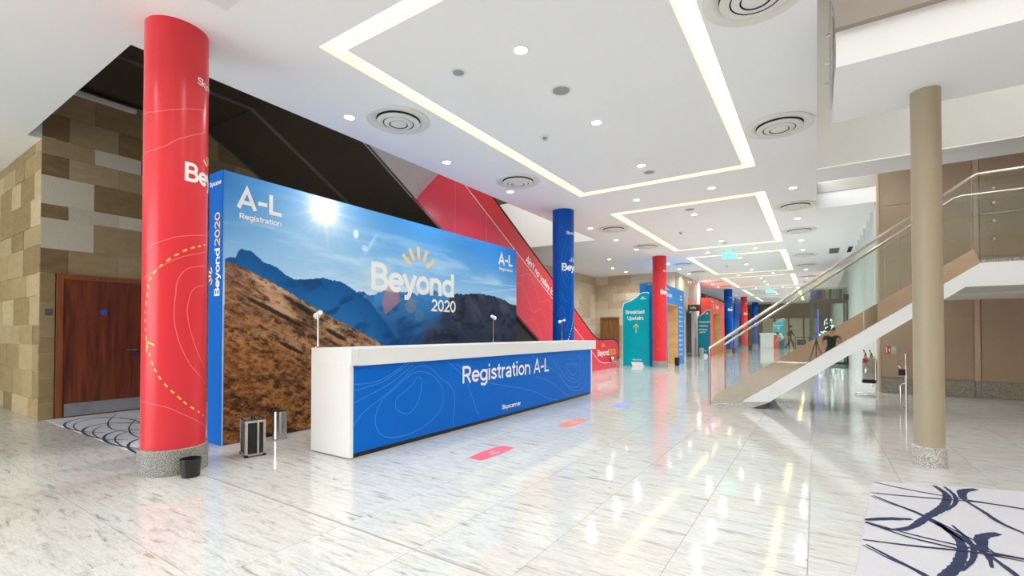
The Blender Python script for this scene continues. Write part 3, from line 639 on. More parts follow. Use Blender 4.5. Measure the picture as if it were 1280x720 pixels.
cols = [(-5.02, 9.90, 'blue', 'granite', 'blue wrapped column behind the far end of the white counter', -71, -45),
        (-4.97, 17.84, 'red', 'granite', 'red wrapped column between the teal sign and the blue gateway', -68, -40),
        (-4.88, 33.7, 'blue', 'granite', 'distant blue wrapped column beside the coral gateway', -85, -60),
        (-4.86, 41.6, 'red', 'granite', 'distant red wrapped column between two blue columns', -85, -60),
        (-4.84, 49.5, 'blue', 'granite', 'farthest blue wrapped column near the end wall', -85, -60)]
for i, (x, y, m, pl_, lab, a0, a1) in enumerate(cols):
    t = column(x, y, m, pl_, lab); col_text(t, x, y, a0, 2.745, 'white', 'white' if m == 'blue' else 'cream', 3.6)
    contours(t, x, y, 'faint_blue' if m == 'blue' else 'faint_red', i+3, math.degrees(math.atan2(-y, -x)))
    if i == 0:
        fn = onCyl(x, y, CR+.003); P = crom([(CA(14)*CR, 1.87), (CA(-8)*CR, 1.5), (CA(-45)*CR, 1.04), (CA(-60)*CR, .6)], 30); mb = MB(); k = 0
        while k+3 < len(P): mb.ribbon(P[k:k+3], .016, fn); k += 4
        mb.build('dotted_trail', 'white', bpy.data.objects[t['wrap_name']])
for o in list(bpy.data.objects):
    if 'wrap_name' in o: del o['wrap_name']
# slender stone column on the right
t = thing('stone_column', 'slender taupe round column with pale granite foot in the right foreground', 'column', (.925, 6.09, 0))
MB().lathe(.925, 6.09, [(.117, .19), (.117, 3.70)], 64).build('shaft', 'olive', t, smooth=True)
MB().lathe(.925, 6.09, [(.134, 0), (.134, .185), (.128, .19), (.11, .19)], 64).build('plinth', 'granite_pale', t, smooth=True, label='pale granite foot')

# ================================================================ REGISTRATION BACKDROP
RA = [(2.67, 2.1), (2.73, 2.13), (2.81, 2.11), (2.97, 2.04), (3.14, 1.97), (3.32, 1.9), (3.51, 1.8), (3.75, 1.68), (4.0, 1.56), (4.34, 1.42), (4.68, 1.27), (5.02, 1.11), (5.75, 0.81), (7.55, -0.06)]
RB = [(2.67, 2.15), (2.73, 2.19), (2.79, 2.19), (2.81, 2.25), (2.85, 2.3), (2.91, 2.29), (2.97, 2.29), (3.04, 2.24), (3.11, 2.18), (3.29, 2.13), (3.41, 2.05), (3.53, 2.0), (3.74, 2.02), (3.96, 2.06), (4.22, 2.04), (4.34, 2.0), (4.51, 1.91), (4.77, 1.77), (5.04, 1.5), (5.38, 1.12), (5.75, 0.56)]
RC = [(2.66, 1.63), (4.43, 1.89), (4.58, 1.92), (4.67, 1.91), (4.76, 1.86), (4.85, 1.89), (4.93, 1.94), (5.06, 1.96), (5.23, 1.95), (5.45, 1.99), (5.64, 1.99), (5.76, 1.94), (5.88, 2.02), (6.0, 1.97), (6.22, 2.06), (6.35, 2.0), (6.53, 1.98), (6.72, 2.02), (8.94, 1.87)]
RD = [(4.89, 0.51), (5.47, 0.98), (5.84, 1.24), (6.13, 1.55), (6.44, 1.8), (6.72, 2.01), (6.84, 2.06), (7.02, 2.03), (7.17, 2.07), (7.44, 2.09), (7.66, 2.09), (8.02, 2.08), (8.33, 2.04), (8.66, 1.95), (8.93, 1.91)]
BY0, BY1, BZ, BX = 2.645, 8.93, 3.19, -5.72
t = thing('registration_backdrop', 'large printed backdrop wall with a mountain photograph behind the counter', 'backdrop', (BX-.15, (BY0+BY1)/2, 0))
MB().bbox(BX-.33, BX-.004, BY0, BY1, 0, BZ, .006).build('box_frame', 'blue_side', t)
def fbm(u, v, seed, oct=5, su=1.0, sv=1.0, gain=.55):
    r = np.random.RandomState(seed); out = np.zeros_like(u); amp = 1; tot = 0; f = 1
    for o in range(oct):
        g = r.rand(64, 64); a = (u*su*f) % 63; b = (v*sv*f) % 63; i = a.astype(int); j = b.astype(int); fa = a-i; fb = b-j
        fa = fa*fa*(3-2*fa); fb = fb*fb*(3-2*fb); i1 = (i+1) % 64; j1 = (j+1) % 64
        out += amp*(g[i, j]*(1-fa)*(1-fb)+g[i1, j]*fa*(1-fb)+g[i, j1]*(1-fa)*fb+g[i1, j1]*fa*fb); tot += amp; amp *= gain; f *= 2.03
    return out/tot
def mountain_print():
    nu, nv = 720, 366
    uu, vv = np.meshgrid(np.linspace(BY0+.006, BY1-.006, nu), np.linspace(.006, BZ-.006, nv)); u = uu.ravel(); v = vv.ravel()
    C_ = lambda r, g, b: np.array([r, g, b])/255.
    mix = lambda a, b, k: a*(1-k)[:, None]+b*k[:, None]
    z1 = np.zeros_like(u)
    h = np.clip((v-1.7)/1.5, 0, 1)
    sky = mix(np.tile(C_(186, 214, 236), (len(u), 1)), np.tile(C_(62, 140, 212), (len(u), 1)), h**.8)
    corner = np.clip((u-6.3)/2.6, 0, 1)*np.clip((v-2.2)/1, 0, 1)+np.clip((3.5-u)/.9, 0, 1)*np.clip((v-2.3)/.9, 0, 1)*.8; sky = mix(sky, np.tile(C_(28, 108, 196), (len(u), 1)), np.clip(corner*.8, 0, 1))
    cl = fbm(u+.5*v, v, 4, 5, .9, 5.0); sky = mix(sky, np.tile(C_(226, 238, 246), (len(u), 1)), np.clip((cl-.5)*2.2, 0, .55)*np.clip(1.2-h, 0, 1))
    for (y0, z0, y1, z1_) in ((6.9, 2.30, 8.93, 2.36), (7.6, 2.12, 8.93, 2.30)):
        dd = np.abs(v-(z0+(u-y0)/(y1-y0)*(z1_-z0))); sky = mix(sky, np.tile(C_(205, 226, 242), (len(u), 1)), np.exp(-(dd/.012)**2)*.5*(u > y0))
    su, sv_ = 3.96, 3.02; dx = u-su; dz = v-sv_; rr = np.hypot(dx, dz); an = np.arctan2(dz, dx)
    ray = (.5+.5*np.cos(an*14+1))**8*.5+(.5+.5*np.cos(an*9+.4))**10*.4
    gl = np.exp(-(rr/.21)**2)*.95+np.exp(-(rr/.75)**1.4)*.5+ray*np.exp(-(rr/.40)**2)*.28
    sky = mix(sky, np.tile(C_(252, 252, 250), (len(u), 1)), np.clip(gl, 0, 1))
    col = sky
    def ridge(R, amp, f, seed):
        R = np.array(R); return np.interp(u, R[:, 0], R[:, 1], left=-9, right=-9)+(fbm(u, z1, seed, 4, f, 1)-.5)*amp
    n1 = fbm(u+.6*v, v-.4*u, 11, 6, 2.2, 4.5); n2 = fbm(u, v, 12, 6, 5, 9); n3 = fbm(u+.9*v, v, 13, 5, 5, 2.2)
    # far peaks, blue haze
    rc = ridge(RC, .05, 14, 21); d_ = rc-v; m = d_ > 0
    cc = mix(np.tile(C_(64, 134, 196), (len(u), 1)), np.tile(C_(40, 96, 152), (len(u), 1)), np.clip(d_/.5, 0, 1)); cc = mix(cc, np.tile(C_(22, 62, 112), (len(u), 1)), np.clip((n1-.5)*3.0, 0, .7)); col = np.where(m[:, None], cc, col)
    # left blue mountain
    rb = ridge(RB, .03, 12, 22); d_ = rb-v; m = (d_ > 0) & (u < 5.75)
    cc = mix(np.tile(C_(18, 82, 144), (len(u), 1)), np.tile(C_(38, 112, 176), (len(u), 1)), np.clip(d_/.6+.15*(n1-.5), 0, 1)); cc = mix(cc, np.tile(C_(14, 58, 108), (len(u), 1)), np.clip((n1-.52)*4, 0, .6)); col = np.where(m[:, None], cc, col)
    # valley between, haze towards the left
    val = (v < 1.55-.12*np.abs(u-6.2)) & (u > 4.4)
    # right dark mountain
    rd = ridge(RD, .05, 16, 23); d_ = rd-v; m = d_ > 0
    hz = np.clip((6.6-u+(v-1.2)*.6)/1.9, 0, 1)
    cc = mix(np.tile(C_(44, 54, 76), (len(u), 1)), np.tile(C_(24, 82, 140), (len(u), 1)), hz)
    cc = mix(cc, np.tile(C_(92, 92, 104), (len(u), 1)), np.clip((n3-.5)*3.2, 0, .65)*np.clip(1.1-d_/.9, 0.15, 1)*(1-hz*.6))
    cc = mix(cc, np.tile(C_(16, 24, 38), (len(u), 1)), np.clip((n2-.46)*2.6, 0, .75)*(1-hz*.5)); cc = mix(cc, np.tile(C_(22, 34, 52), (len(u), 1)), np.clip((.95-v)/.5, 0, .6)); col = mix(col, cc, np.where(m, np.clip(d_/.35+np.clip((u-6.35)/.3, 0, 1)+(n1-.5)*.8, 0, 1), 0))
    # near brown hillside
    ra = ridge(RA, .035, 10, 24); d_ = ra-v; m = d_ > 0
    sl = v+.45*(u-2.7)                                  # height above the hill's own slope: tussocks lie along it
    g1 = fbm(u+.2*sl, sl, 31, 6, 2.2, 7.5, .62); g2 = fbm(u, sl, 32, 5, 7, 20, .62); g3 = fbm(u, v, 33, 5, 13, 21, .8); g4 = fbm(u, sl, 34, 4, 15, 31, .75); dep = np.clip((1.9-v)/1.9, 0, 1)
    cc = mix(np.tile(C_(158, 126, 102), (len(u), 1)), np.tile(C_(150, 100, 56), (len(u), 1)), np.clip((d_-.2)/.7, 0, 1)); cc = mix(cc, np.tile(C_(122, 78, 40), (len(u), 1)), np.clip((d_-1.0)/.9, 0, 1))
    cc = mix(cc, np.tile(C_(212, 184, 156), (len(u), 1)), np.clip((g1-.52)*4, 0, .6)*np.clip(1.2-d_, .1, 1)); cc = mix(cc, np.tile(C_(84, 58, 46), (len(u), 1)), np.clip((.49-g1)*4.5, 0, .55))
    cc = mix(cc, np.tile(C_(40, 24, 14), (len(u), 1)), np.clip((.46-g2)*5, 0, .65)); cc = mix(cc, np.tile(C_(52, 30, 16), (len(u), 1)), np.clip((.45-g4)*4, 0, .6)); cc = mix(cc, np.tile(C_(196, 136, 80), (len(u), 1)), np.clip((g3-.52)*4.5, 0, .55)); cc = mix(cc, np.tile(C_(30, 18, 12), (len(u), 1)), np.clip((.47-g3)*5, 0, .6)*dep)
    for (py, pz, a, b) in ((3.66, 1.63, .16, .05), (4.15, 1.28, .12, .04), (3.5, 1.1, .12, .03), (3.3, 1.55, .18, .035)):
        q = ((u-py)/a+(v-pz)/b*.25)**2+((v-pz+.45*(u-py))/b)**2; cc = mix(cc, np.tile(C_(34, 26, 22), (len(u), 1)), np.clip(1.2-q+(g2-.5)*2, 0, .85))
    col = np.where(m[:, None], cc, col)
    # flare discs in the print
    for (py, pz, a, b, c0, k) in ((5.20, 1.78, .20, .28, (214, 120, 120), .55), (5.62, 1.76, .13, .13, (170, 130, 130), .45), (5.83, 1.60, .12, .12, (110, 150, 140), .3), (4.50, 2.77, .05, .07, (240, 246, 250), .75), (4.66, 2.58, .06, .05, (215, 232, 245), .6), (6.05, 1.2, .16, .34, (120, 60, 60), .25)):
        q = ((u-py)/a)**2+((v-pz)/b)**2; cut = (u-py)*.75-(v-pz) < .10 if py < 5.3 and py > 5 else True; col = mix(col, np.tile(C_(*c0), (len(u), 1)), np.where(cut, np.clip((1-q)*4, 0, 1), 0)*k)
    q = np.abs((v-2.62)-(u-4.75)*1.4); col = mix(col, np.tile(C_(205, 226, 243), (len(u), 1)), np.exp(-(q/.05)**2)*np.exp(-((u-4.78)/.12)**2)*.6)
    lin = np.clip(np.where(col <= .04045, col/12.92, ((col+.055)/1.055)**2.4)*np.where((d_ > 0), 1.12, 1.15)[:, None], 0, .95)
    me = bpy.data.meshes.new('mountain_print'); off = world_off(t)
    co = np.stack([np.full_like(u, BX-off.x), u-off.y, v-off.z], 1).astype(np.float32)
    ii, jj = np.meshgrid(np.arange(nu-1), np.arange(nv-1)); a = (jj*nu+ii).ravel(); F = np.stack([a, a+1, a+nu+1, a+nu], 1).astype(np.int32)
    me.vertices.add(len(co)); me.vertices.foreach_set('co', co.ravel()); me.loops.add(F.size); me.loops.foreach_set('vertex_index', F.ravel()); me.polygons.add(len(F))
    me.polygons.foreach_set('loop_start', np.arange(0, F.size, 4, dtype=np.int32)); me.polygons.foreach_set('loop_total', np.full(len(F), 4, np.int32)); me.update()
    at = me.color_attributes.new('Col', 'FLOAT_COLOR', 'POINT'); at.data.foreach_set('color', np.concatenate([lin, np.ones((len(lin), 1))], 1).astype(np.float32).ravel())
    me.materials.append(M['print']); o = bpy.data.objects.new('printed_panel', me); COL.objects.link(o); o.parent = t; o['label'] = 'print of a brown hillside, blue mountains and sun'; return o
t_all = t; t = mountain_print()
fx = onX(BX+.003)
for a in (('A-L', fx, 2.80, 2.785, .245, .56, .18), ('A-L', fx, 8.21, 2.785, .245, .56, .18), ('Registration', fx, 2.83, 2.66, .067, .52, .17), ('Registration', fx, 8.24, 2.66, .067, .52, .17), ('Beyond', fx, 4.79, 1.965, .43, 1.96, .185), ('2020', fx, 6.12, 1.685, .215, .67, .17)):
    text(MB(), *a).build('lettering', 'white', t, label='white lettering on the print')
mb = MB()
for a, b in (((5.43, 2.60), (5.61, 2.45)), ((5.585, 2.72), (5.69, 2.53)), ((5.79, 2.78), (5.80, 2.56)), ((6.01, 2.74), (5.92, 2.54)), ((6.19, 2.59), (6.0, 2.45))): mb.ribbon([a, b], .068, fx)
mb.build('ray_mark', 'cream', t, label='five pale orange rays above the word')
t = bpy.data.objects['box_frame']; sx = BX-.105; fs_ = lambda u, v: (sx-v, BY0-.003, u)          # reads upward on the narrow side
mb = MB(); text(mb, 'Beyond', fs_, 1.73, -.05, .125, .56, w=.17); mb.build('side_lettering', 'white', t)
mb = MB(); text(mb, '2020', fs_, 2.31, -.05, .125, .40, w=.14); rays(mb, fs_, 1.97, .10, .05, .12, .022); mb.build('side_year', 'cream', t)
mb = MB(); text(mb, 'Skyscanner', onY(BY0-.003), BX-.315, 3.03, .055, .29, w=.17); mb.build('side_small_lettering', 'white', t)

# ================================================================ COUNTER
CT = [[(3.11, 0.77), (3.26, 0.76), (3.48, 0.78), (3.7, 0.86), (3.85, 0.94)], [(3.11, 0.7), (3.3, 0.72), (3.55, 0.77), (3.75, 0.86), (3.92, 0.94)], [(3.11, 0.57), (3.32, 0.63), (3.6, 0.72), (3.8, 0.82), (3.99, 0.93)], [(3.11, 0.34), (3.26, 0.46), (3.48, 0.57), (3.7, 0.69), (3.91, 0.83), (4.04, 0.89), (4.18, 0.9), (4.33, 0.83), (4.46, 0.73), (4.65, 0.61), (4.74, 0.45), (4.73, 0.27), (4.71, 0.16), (4.72, 0.03)], [(4.13, 0.83), (4.33, 0.76), (4.49, 0.6), (4.51, 0.43), (4.43, 0.29), (4.22, 0.18), (3.99, 0.12), (3.75, 0.11), (3.58, 0.14), (3.47, 0.21), (3.42, 0.33), (3.44, 0.45), (3.53, 0.57), (3.68, 0.66), (3.85, 0.76), (3.99, 0.82), (4.13, 0.83)], [(4.08, 0.77), (4.12, 0.72), (4.11, 0.58), (4.04, 0.43), (3.93, 0.36), (3.8, 0.38), (3.71, 0.46), (3.73, 0.55), (3.85, 0.62), (3.96, 0.68), (4.03, 0.75), (4.08, 0.77)], [(4.58, 0.93), (4.82, 0.79), (5.0, 0.62), (5.13, 0.38), (5.22, 0.2), (5.28, 0.14)], [(4.78, 0.89), (5.1, 0.7), (5.57, 0.56), (5.97, 0.48), (6.41, 0.4), (6.86, 0.29), (7.28, 0.14), (7.66, 0.0)], [(6.73, 0.93), (7.07, 0.77), (7.43, 0.65), (7.71, 0.52), (7.95, 0.35), (8.25, 0.24), (8.53, 0.22), (8.72, 0.32), (8.82, 0.49), (8.82, 0.66), (8.72, 0.81)], [(7.99, 0.65), (8.1, 0.51), (8.25, 0.41), (8.43, 0.38), (8.57, 0.47), (8.62, 0.63), (8.39, 0.7), (8.08, 0.7), (7.99, 0.65)], [(6.86, 0.55), (7.21, 0.48), (7.51, 0.37), (7.83, 0.21), (8.16, 0.06)], [(8.08, 0.63), (8.19, 0.52), (8.34, 0.47), (8.48, 0.54), (8.48, 0.64), (8.26, 0.68), (8.08, 0.63)], [(7.28, 0.9), (7.63, 0.73), (7.83, 0.56), (8.04, 0.42), (8.34, 0.32), (8.62, 0.37), (8.69, 0.56), (8.65, 0.75), (8.53, 0.85)], [(7.51, 0.77), (7.67, 0.61), (7.95, 0.35), (8.25, 0.19), (8.62, 0.14), (8.86, 0.24), (8.96, 0.44), (8.97, 0.67)]]
t = thing('registration_counter', 'long white reception counter with a blue printed front panel', 'counter', (-4.33, 6.2, 0))
MB().bbox(-4.66, -4.0, 3.08, 3.125, .012, .96, .003).build('end_panel', 'counter', t)
MB().bbox(-4.66, -4.0, 9.18, 9.225, .012, .94, .003).build('end_panel', 'counter', t)
MB().bbox(-4.66, -3.985, 3.08, 3.178, .96, 1.135, .004).build('top_end', 'counter', t)
MB().bbox(-4.66, -3.985, 3.181, 9.40, .955, 1.135, .004).build('top', 'counter', t)
fp = MB().bbox(-4.05, -4.012, 3.127, 9.178, .05, .955, .002).build('front_panel', 'blue_panel', t, label='blue printed front panel')
MB().box(-4.08, -4.03, 3.13, 9.17, 0.0, .05).build('toe_kick', 'black', t)
MB().box(-4.62, -4.60, 3.13, 9.17, .02, .90).build('back_panel', 'counter', t)
for i in range(6):
    q = MB(); q.lathe(-4.10, 3.4+1.1*i, [(.02, 0), (.02, .05)], 12); q.build('foot', 'steel_dark', t)
fx = onX(-4.009); mb = MB()
for i, l in enumerate(CT):
    cl = l[0] == l[-1]; l = [(min(max(a, 3.135), 9.17), min(max(b, .06), .95)) for a, b in l]; mb.ribbon(crom(l, 8, cl), .007, fx, cl)
mb.build('contour_line', 'blue_line', fp)
mb = MB(); fx = onX(-4.008); text(mb, 'Registration A-L', fx, 4.90, .612, .235, 2.44, w=.14); text(mb, 'Skyscanner', fx, 5.85, .135, .066, .53, w=.17); mb.build('lettering', 'white', fp, label='white lettering on the blue front')
# ---- pole spotlights on the counter
for i, (y, z, lab) in enumerate(((3.05, 1.505, 'thin pole spotlight at the near end of the counter'), (6.36, 1.565, 'thin pole spotlight at the middle of the counter with its head turned sideways'), (8.91, 1.555, 'thin pole spotlight at the far end of the counter before the blue column'))):
    q = thing('pole_spotlight', lab, 'spotlight', (-4.58, y+.06, 1.135), 'pole spotlights on the counter'); yy = y+.06
    MB().lathe(-4.58, yy, [(.045, 1.1355), (.045, 1.147), (.01, 1.152)], 20).build('base', 'steel', q, smooth=True)
    MB().tube([(-4.58, yy, 1.14), (-4.58, yy, z)], .0095, 8).build('pole', 'steel', q)
    hd = MB(); r_ = Vector((-.35, .93, -.15)).normalized() if i == 1 else Vector((-.9, .35, -.2)).normalized(); p0 = Vector((-4.58, yy, z))
    hd.tube([p0-r_*.085, p0-r_*.06, p0-r_*.058, p0+r_*.03, p0+r_*.06, p0+r_*.085], [.026, .026, .012, .014, .034, .036], 14); hd = hd.build('lamp_head', 'white', q, smooth=True); e_ = p0+r_*.086; MB().tube([e_, e_+r_*.003], .031, 14).build('lens', 'ring', hd)

# ================================================================ ESCALATOR ON THE LEFT
ES = .583; eu = lambda y: 7.53-ES*y
EX = -6.35
t = thing('escalator', 'red clad escalator with black handrail rising behind the printed backdrop', 'escalator', (-7.2, 15.5, 0))
low = lambda y: 7.53-ES*y
seam_pts = [(6.8, 5.08), (7.77, 4.54), (11.85, 2.27), (14.0, 1.04), (14.5, .74), (14.9, .50), (15.25, .32), (15.6, .235), (16.1, .21), (16.95, .21)]
rail_pts = [(5.0, 6.63), (9.23, 4.32), (13.32, 2.04), (14.5, 1.38), (14.85, 1.20), (15.15, 1.10), (15.5, 1.07), (16.65, 1.06), (16.95, 1.0), (17.16, .86), (17.24, .64), (17.16, .42), (16.99, .30)]
MB().prism([(6.30, low(6.30)), (12.6, low(12.6)), (12.91, .0), (16.95, 0), (16.95, .21)]+seam_pts[::-1][1:-1]+[(7.25, 4.83)], 'x', EX-.05, EX).build('lower_cladding', 'red_side', t)
rp = crom(rail_pts[1:], 5)
MB().prism([(7.25, 4.86), (7.77, 4.56)]+seam_pts[2:]+[(16.95, .28)]+[(a-.02, b-.03) for a, b in rp[::-1]]+[(8.2, 4.89)], 'x', EX-.045, EX-.005).build('balustrade_panel', 'red', t); bp_ = bpy.data.objects['balustrade_panel']
mb = MB(); mb.ribbon(crom(seam_pts, 5), .02, onX(EX+.004)); mb.build('seam_trim', 'white', t)
mb = MB(); mb.ribbon(crom(rail_pts, 6), .035, onX(EX-.002)); mb.build('edge_trim', 'steel', t)
MB().tube([(EX-.03, a, b) for a, b in crom(rail_pts, 5)], .034, 10).build('handrail', 'rubber', t, smooth=True)
MB().tube([(EX-1.30, a, b) for a, b in crom(rail_pts, 5)], .034, 10).build('handrail', 'rubber', t, smooth=True)
MB().prism([(7.3, 4.9), (14.0, 1.10), (15.2, .30), (16.95, .28)]+[(a-.02, b-.03) for a, b in rp[::-1]]+[(8.2, 4.89)], 'x', EX-1.32, EX-1.29).build('inner_balustrade', 'glass', t)
MB().prism([(3.0, 5.12), (4.15, 5.115), (6.29, low(6.29)), (7.24, 4.84), (7.0, 5.0), (5.0, 6.15), (3, 7.2)], 'x', EX-.05, EX).build('steel_cladding', 'steel_panel', t, label='unwrapped grey steel cladding')
MB().prism([(6.28, low(6.28)+.02), (6.36, low(6.36)+.02), (7.3, 4.83), (7.22, 4.87)], 'x', EX-.02, EX+.006).build('cover_strip', 'steel', t)
mb = MB(); mb.ribbon([(3.0, 5.12), (4.15, 5.11), (12.6, low(12.6))], .05, onX(EX+.008)); mb.build('lower_edge', 'steel_dark', t)
for i, yy in enumerate((7.5, 8.6, 10.2, 11.7, 13.1)):
    a = (yy, low(yy)+.03 if yy < 12.5 else .03); b = (yy+.03, 4.68-.556*(yy-7.5)); mb = MB(); mb.ribbon([a, b], .008, onX(EX+.003)); mb.build('panel_joint', 'pink_line', t)
mb = MB()
for k in range(4): mb.ribbon(crom([(9.3+.4*k+.5*j, 2.2+.28*k-.3*j+(.35 if j % 2 else 0)) for j in range(5)], 8), .012, onX(EX+.003))
mb.build('contour_line', 'pink_line', t)
for i, (a, b) in enumerate(((4.15, 5.2), (5.21, 6.6), (6.61, 8.0), (8.01, 9.5), (9.51, 11), (11.01, 12.6))):
    MB().prism([(a, low(a)), (b, low(b)), (b, low(b)+.04), (a, low(a)+.04)], 'x', EX-1.62, EX-.055).build('soffit_panel', 'bronze', t)
MB().box(EX-1.62, EX-.055, 2.0, 4.14, 5.12, 5.16).build('soffit_panel', 'bronze', t)
mb = MB(); mb.prism([(2.0, 5.10), (4.15, 5.10), (12.5, low(12.5)-.02), (12.5, low(12.5)+.03), (4.15, 5.15), (2, 5.15)], 'x', -8.05, -7.985); mb.build('soffit_trim', 'seam', t)
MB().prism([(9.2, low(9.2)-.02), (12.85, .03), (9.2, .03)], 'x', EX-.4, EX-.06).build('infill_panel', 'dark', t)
MB().box(EX-1.3, EX-.05, 14.6, 16.95, 0, .22).build('floor_plate', 'steel_dark', t)
fn = lambda u, v: (EX+.004, 10.34+u*.874+v*.486, 3.185-u*.486+v*.874)
mb = MB(); text(mb, "Ain't no valley low enough", fn, 0, 0, .185, 2.75, w=.17); mb.build('lettering', 'white', bp_, label='white slogan running down the cladding')
mb = MB(); fx = onX(EX+.005); text(mb, 'Beyond', fx, 15.12, .485, .22, 1.05, w=.15); mb.build('newel_lettering', 'white', bp_)
mb = MB(); text(mb, '2020', fx, 16.20, .485, .22, .68, w=.14); rays(mb, fx, 15.63, .76, .07, .17, .035); mb.build('newel_year', 'yellow', bp_)
MB().lathe(EX+.06, 16.35, [(.0, .21), (.07, .22), (.06, .30), (.085, .36), (.06, .42), (0, .44)], 20).build('floor_beacon', 'steel', t, smooth=True)
t2 = thing('escalator', 'second dark escalator beside the stone wall, only its bronze underside in view', 'escalator', (-8.85, 12, 0))
MB().box(-9.64, -8.06, 2.0, 4.14, 5.12, 5.16).build('soffit_panel', 'bronze', t2)
for i, (a, b) in enumerate(((4.15, 5.2), (5.21, 6.6), (6.61, 8.0), (8.01, 9.5), (9.51, 11), (11.01, 12.6))):
    MB().prism([(a, low(a)), (b, low(b)), (b, low(b)+.04), (a, low(a)+.04)], 'x', -9.63, -8.06).build('soffit_panel', 'bronze', t2)
mb = MB(); mb.prism([(4.15, 5.12), (12.5, low(12.5)), (12.5, low(12.5)-.03), (4.15, 5.085)], 'x', -9.645, -9.60); mb.build('edge_trim', 'seam', t2)
MB().tube([(-9.3, a, b+.02) for a, b in crom(rail_pts, 4)], .034, 8).build('handrail', 'rubber', t2, smooth=True)
MB().tube([(-8.2, a, b+.02) for a, b in crom(rail_pts, 4)], .034, 8).build('handrail', 'rubber', t2, smooth=True)

# ================================================================ SIGNS AND GATEWAYS
def totem(x0, x1, y, top, m, label, lines, arrow=None, foot=True, name='totem_sign', th=.06, cap=.13, lx=None):
    t = thing(name, label, 'sign', ((x0+x1)/2, y, 0), 'wavy topped teal totem signs'); w = x1-x0
    prof = [(0, .80), (.04, .855), (.14, .875), (.28, .89), (.42, .915), (.55, .95), (.66, .985), (.78, 1.0), (.93, 1.0), (1.0, .985)]
    poly = [(x0, 0)]+[(x0+a*w, top*b) for a, b in prof]+[(x1, 0)]
    root = t; t = MB().prism(poly, 'y', y, y+th).build('board', m, root)
    mb = MB(); mb.ribbon(poly[1:-1], .03, onY(y-.002)); mb.ribbon([poly[1], (x0, .02)], .02, onY(y-.002)); mb.build('edge_stripe', 'white', t)
    fn = onY(y-.003)
    for s_, u, v, c in lines: text(MB(), s_, fn, x0+u, v, c, w=.17).build('lettering', 'white', t)
    mb = MB(); rays(mb, fn, x1-.24*w, top*.925, .02, .06, .018, 5); mb.ribbon([(x1-.33*w, top*.915), (x1-.12*w, top*.915)], .03, fn); mb.build('top_mark', 'white', t)
    if arrow:
        mb = MB(); a, b = arrow; mb.ribbon([(x0+a, b-.17), (x0+a, b+.15)], .035, fn); mb.ribbon([(x0+a-.11, b+.05), (x0+a, b+.17), (x0+a+.11, b+.05)], .035, fn); mb.build('arrow', 'yellow', t)
    mb = MB()
    for k in range(3): mb.ribbon(crom([(x0+.05*w+.22*w*j, top*(.20+.05*k)+.16*math.sin(1.3*j+k)) for j in range(5)], 6), .008, onY(y-.0025))
    mb.build('contour_line', 'blue_sky', t)
    if foot:
        MB().prism([(x0+.42*w, 0), (x0+.82*w, 0), (x0+.74*w, .15), (x0+.36*w, .15)], 'y', y-.16, y-.005).build('foot', 'white', root, label='white angled foot')
    return root
totem(-6.50, -5.42, 18.05, 2.88, 'teal', 'teal wavy topped sign board with an arrow beside the red column', [('Breakfast', .13, 2.05, .155), ('Upstairs', .20, 1.81, .155), ('Skyscanner', .40, .22, .06)], (.55, 1.47))
totem(-5.52, -4.84, 27.2, 2.55, 'teal_dark', 'dark teal sign board with a list of three lines before the coral gateway', [('> Registration', .05, 1.86, .085), ('> Exhibition', .05, 1.64, .085), ('> Breakout', .05, 1.44, .085), ('spaces', .12, 1.30, .085), ('Skyscanner', .25, .30, .04)])
totem(-5.54, -5.18, 22.2, 2.55, 'teal_dark', 'narrow dark teal sign board half hidden behind the blue gateway', [('Theatre', .04, 1.9, .06)], foot=False)
totem(-2.98, -2.18, 44.2, 2.45, 'teal', 'small distant teal sign board behind the white desk', [('Registration', .06, 1.86, .10)], (.4, 1.6), foot=False)
def gateway(x, y0, y1, z, o0, o1, oz, xd, m, label, words, th=.7):
    t = thing('gateway', label, 'gateway', (x-th/2, (y0+y1)/2, 0), 'printed gateways along the left side')
    MB().prism([(y0, 0), (o0, 0), (o0, oz), (o1, oz), (o1, 0), (y1, 0), (y1, z), (y0, z+.06)], 'x', x-th, x).build('portal', m, t); pt_ = t.children[-1]
    MB().box(x-th+.01, x-.006, o1-.022, o1-.001, 0, oz).build('reveal_board', 'ply', t, label='bare wood reveal'); MB().box(x-th+.01, x-.006, o0+.001, o0+.022, 0, oz).build('reveal_board', 'ply', t); MB().box(x-th+.01, x-.006, o0+.022, o1-.022, oz-.022, oz-.001).build('reveal_board', 'ply', t)
    fx = onX(x+.003)
    for s_, u, v, c in words: text(MB(), s_, fx, u, v, c, w=.17).build('lettering', 'white', pt_)
    return t
g = gateway(-4.86, 18.2, 21.25, 3.12, 18.55, 20.2, 2.46, 0, 'blue_sky', 'bright blue printed gateway with wood lined opening behind the red column', [('Breakfast', 18.45, 2.72, .16), ('Skyscanner', 18.3, 2.98, .08)])
MB().box(-5.85, -5.57, 18.2, 18.4, 0, 3.25).build('side_return', 'blue_sky', g)
fx = onX(-4.857)
for k in range(11): text(MB(), ['Registration', 'Theatre', 'Exhibition', 'Breakout'][k % 4], fx, 20.36, .35+.2*k, .085, .62, w=.16).build('agenda_lettering', 'white', g)
mb = MB(); rays(mb, fx, 20.7, 2.78, .06, .14, .04); mb.ribbon([(20.5, 2.72), (20.95, 2.72)], .05, fx); mb.build('top_mark', 'white', g)
g = gateway(-4.95, 27.9, 32.6, 3.22, 28.7, 31.6, 2.5, 0, 'coral', 'coral red printed gateway with wood lined opening far down the hall', [('to', 28.7, 2.72, .27), ('Beyond', 29.5, 2.72, .27), ('in', 31.8, 2.72, .27), ('Skyscanner', 28.1, 3.05, .10)],.5)
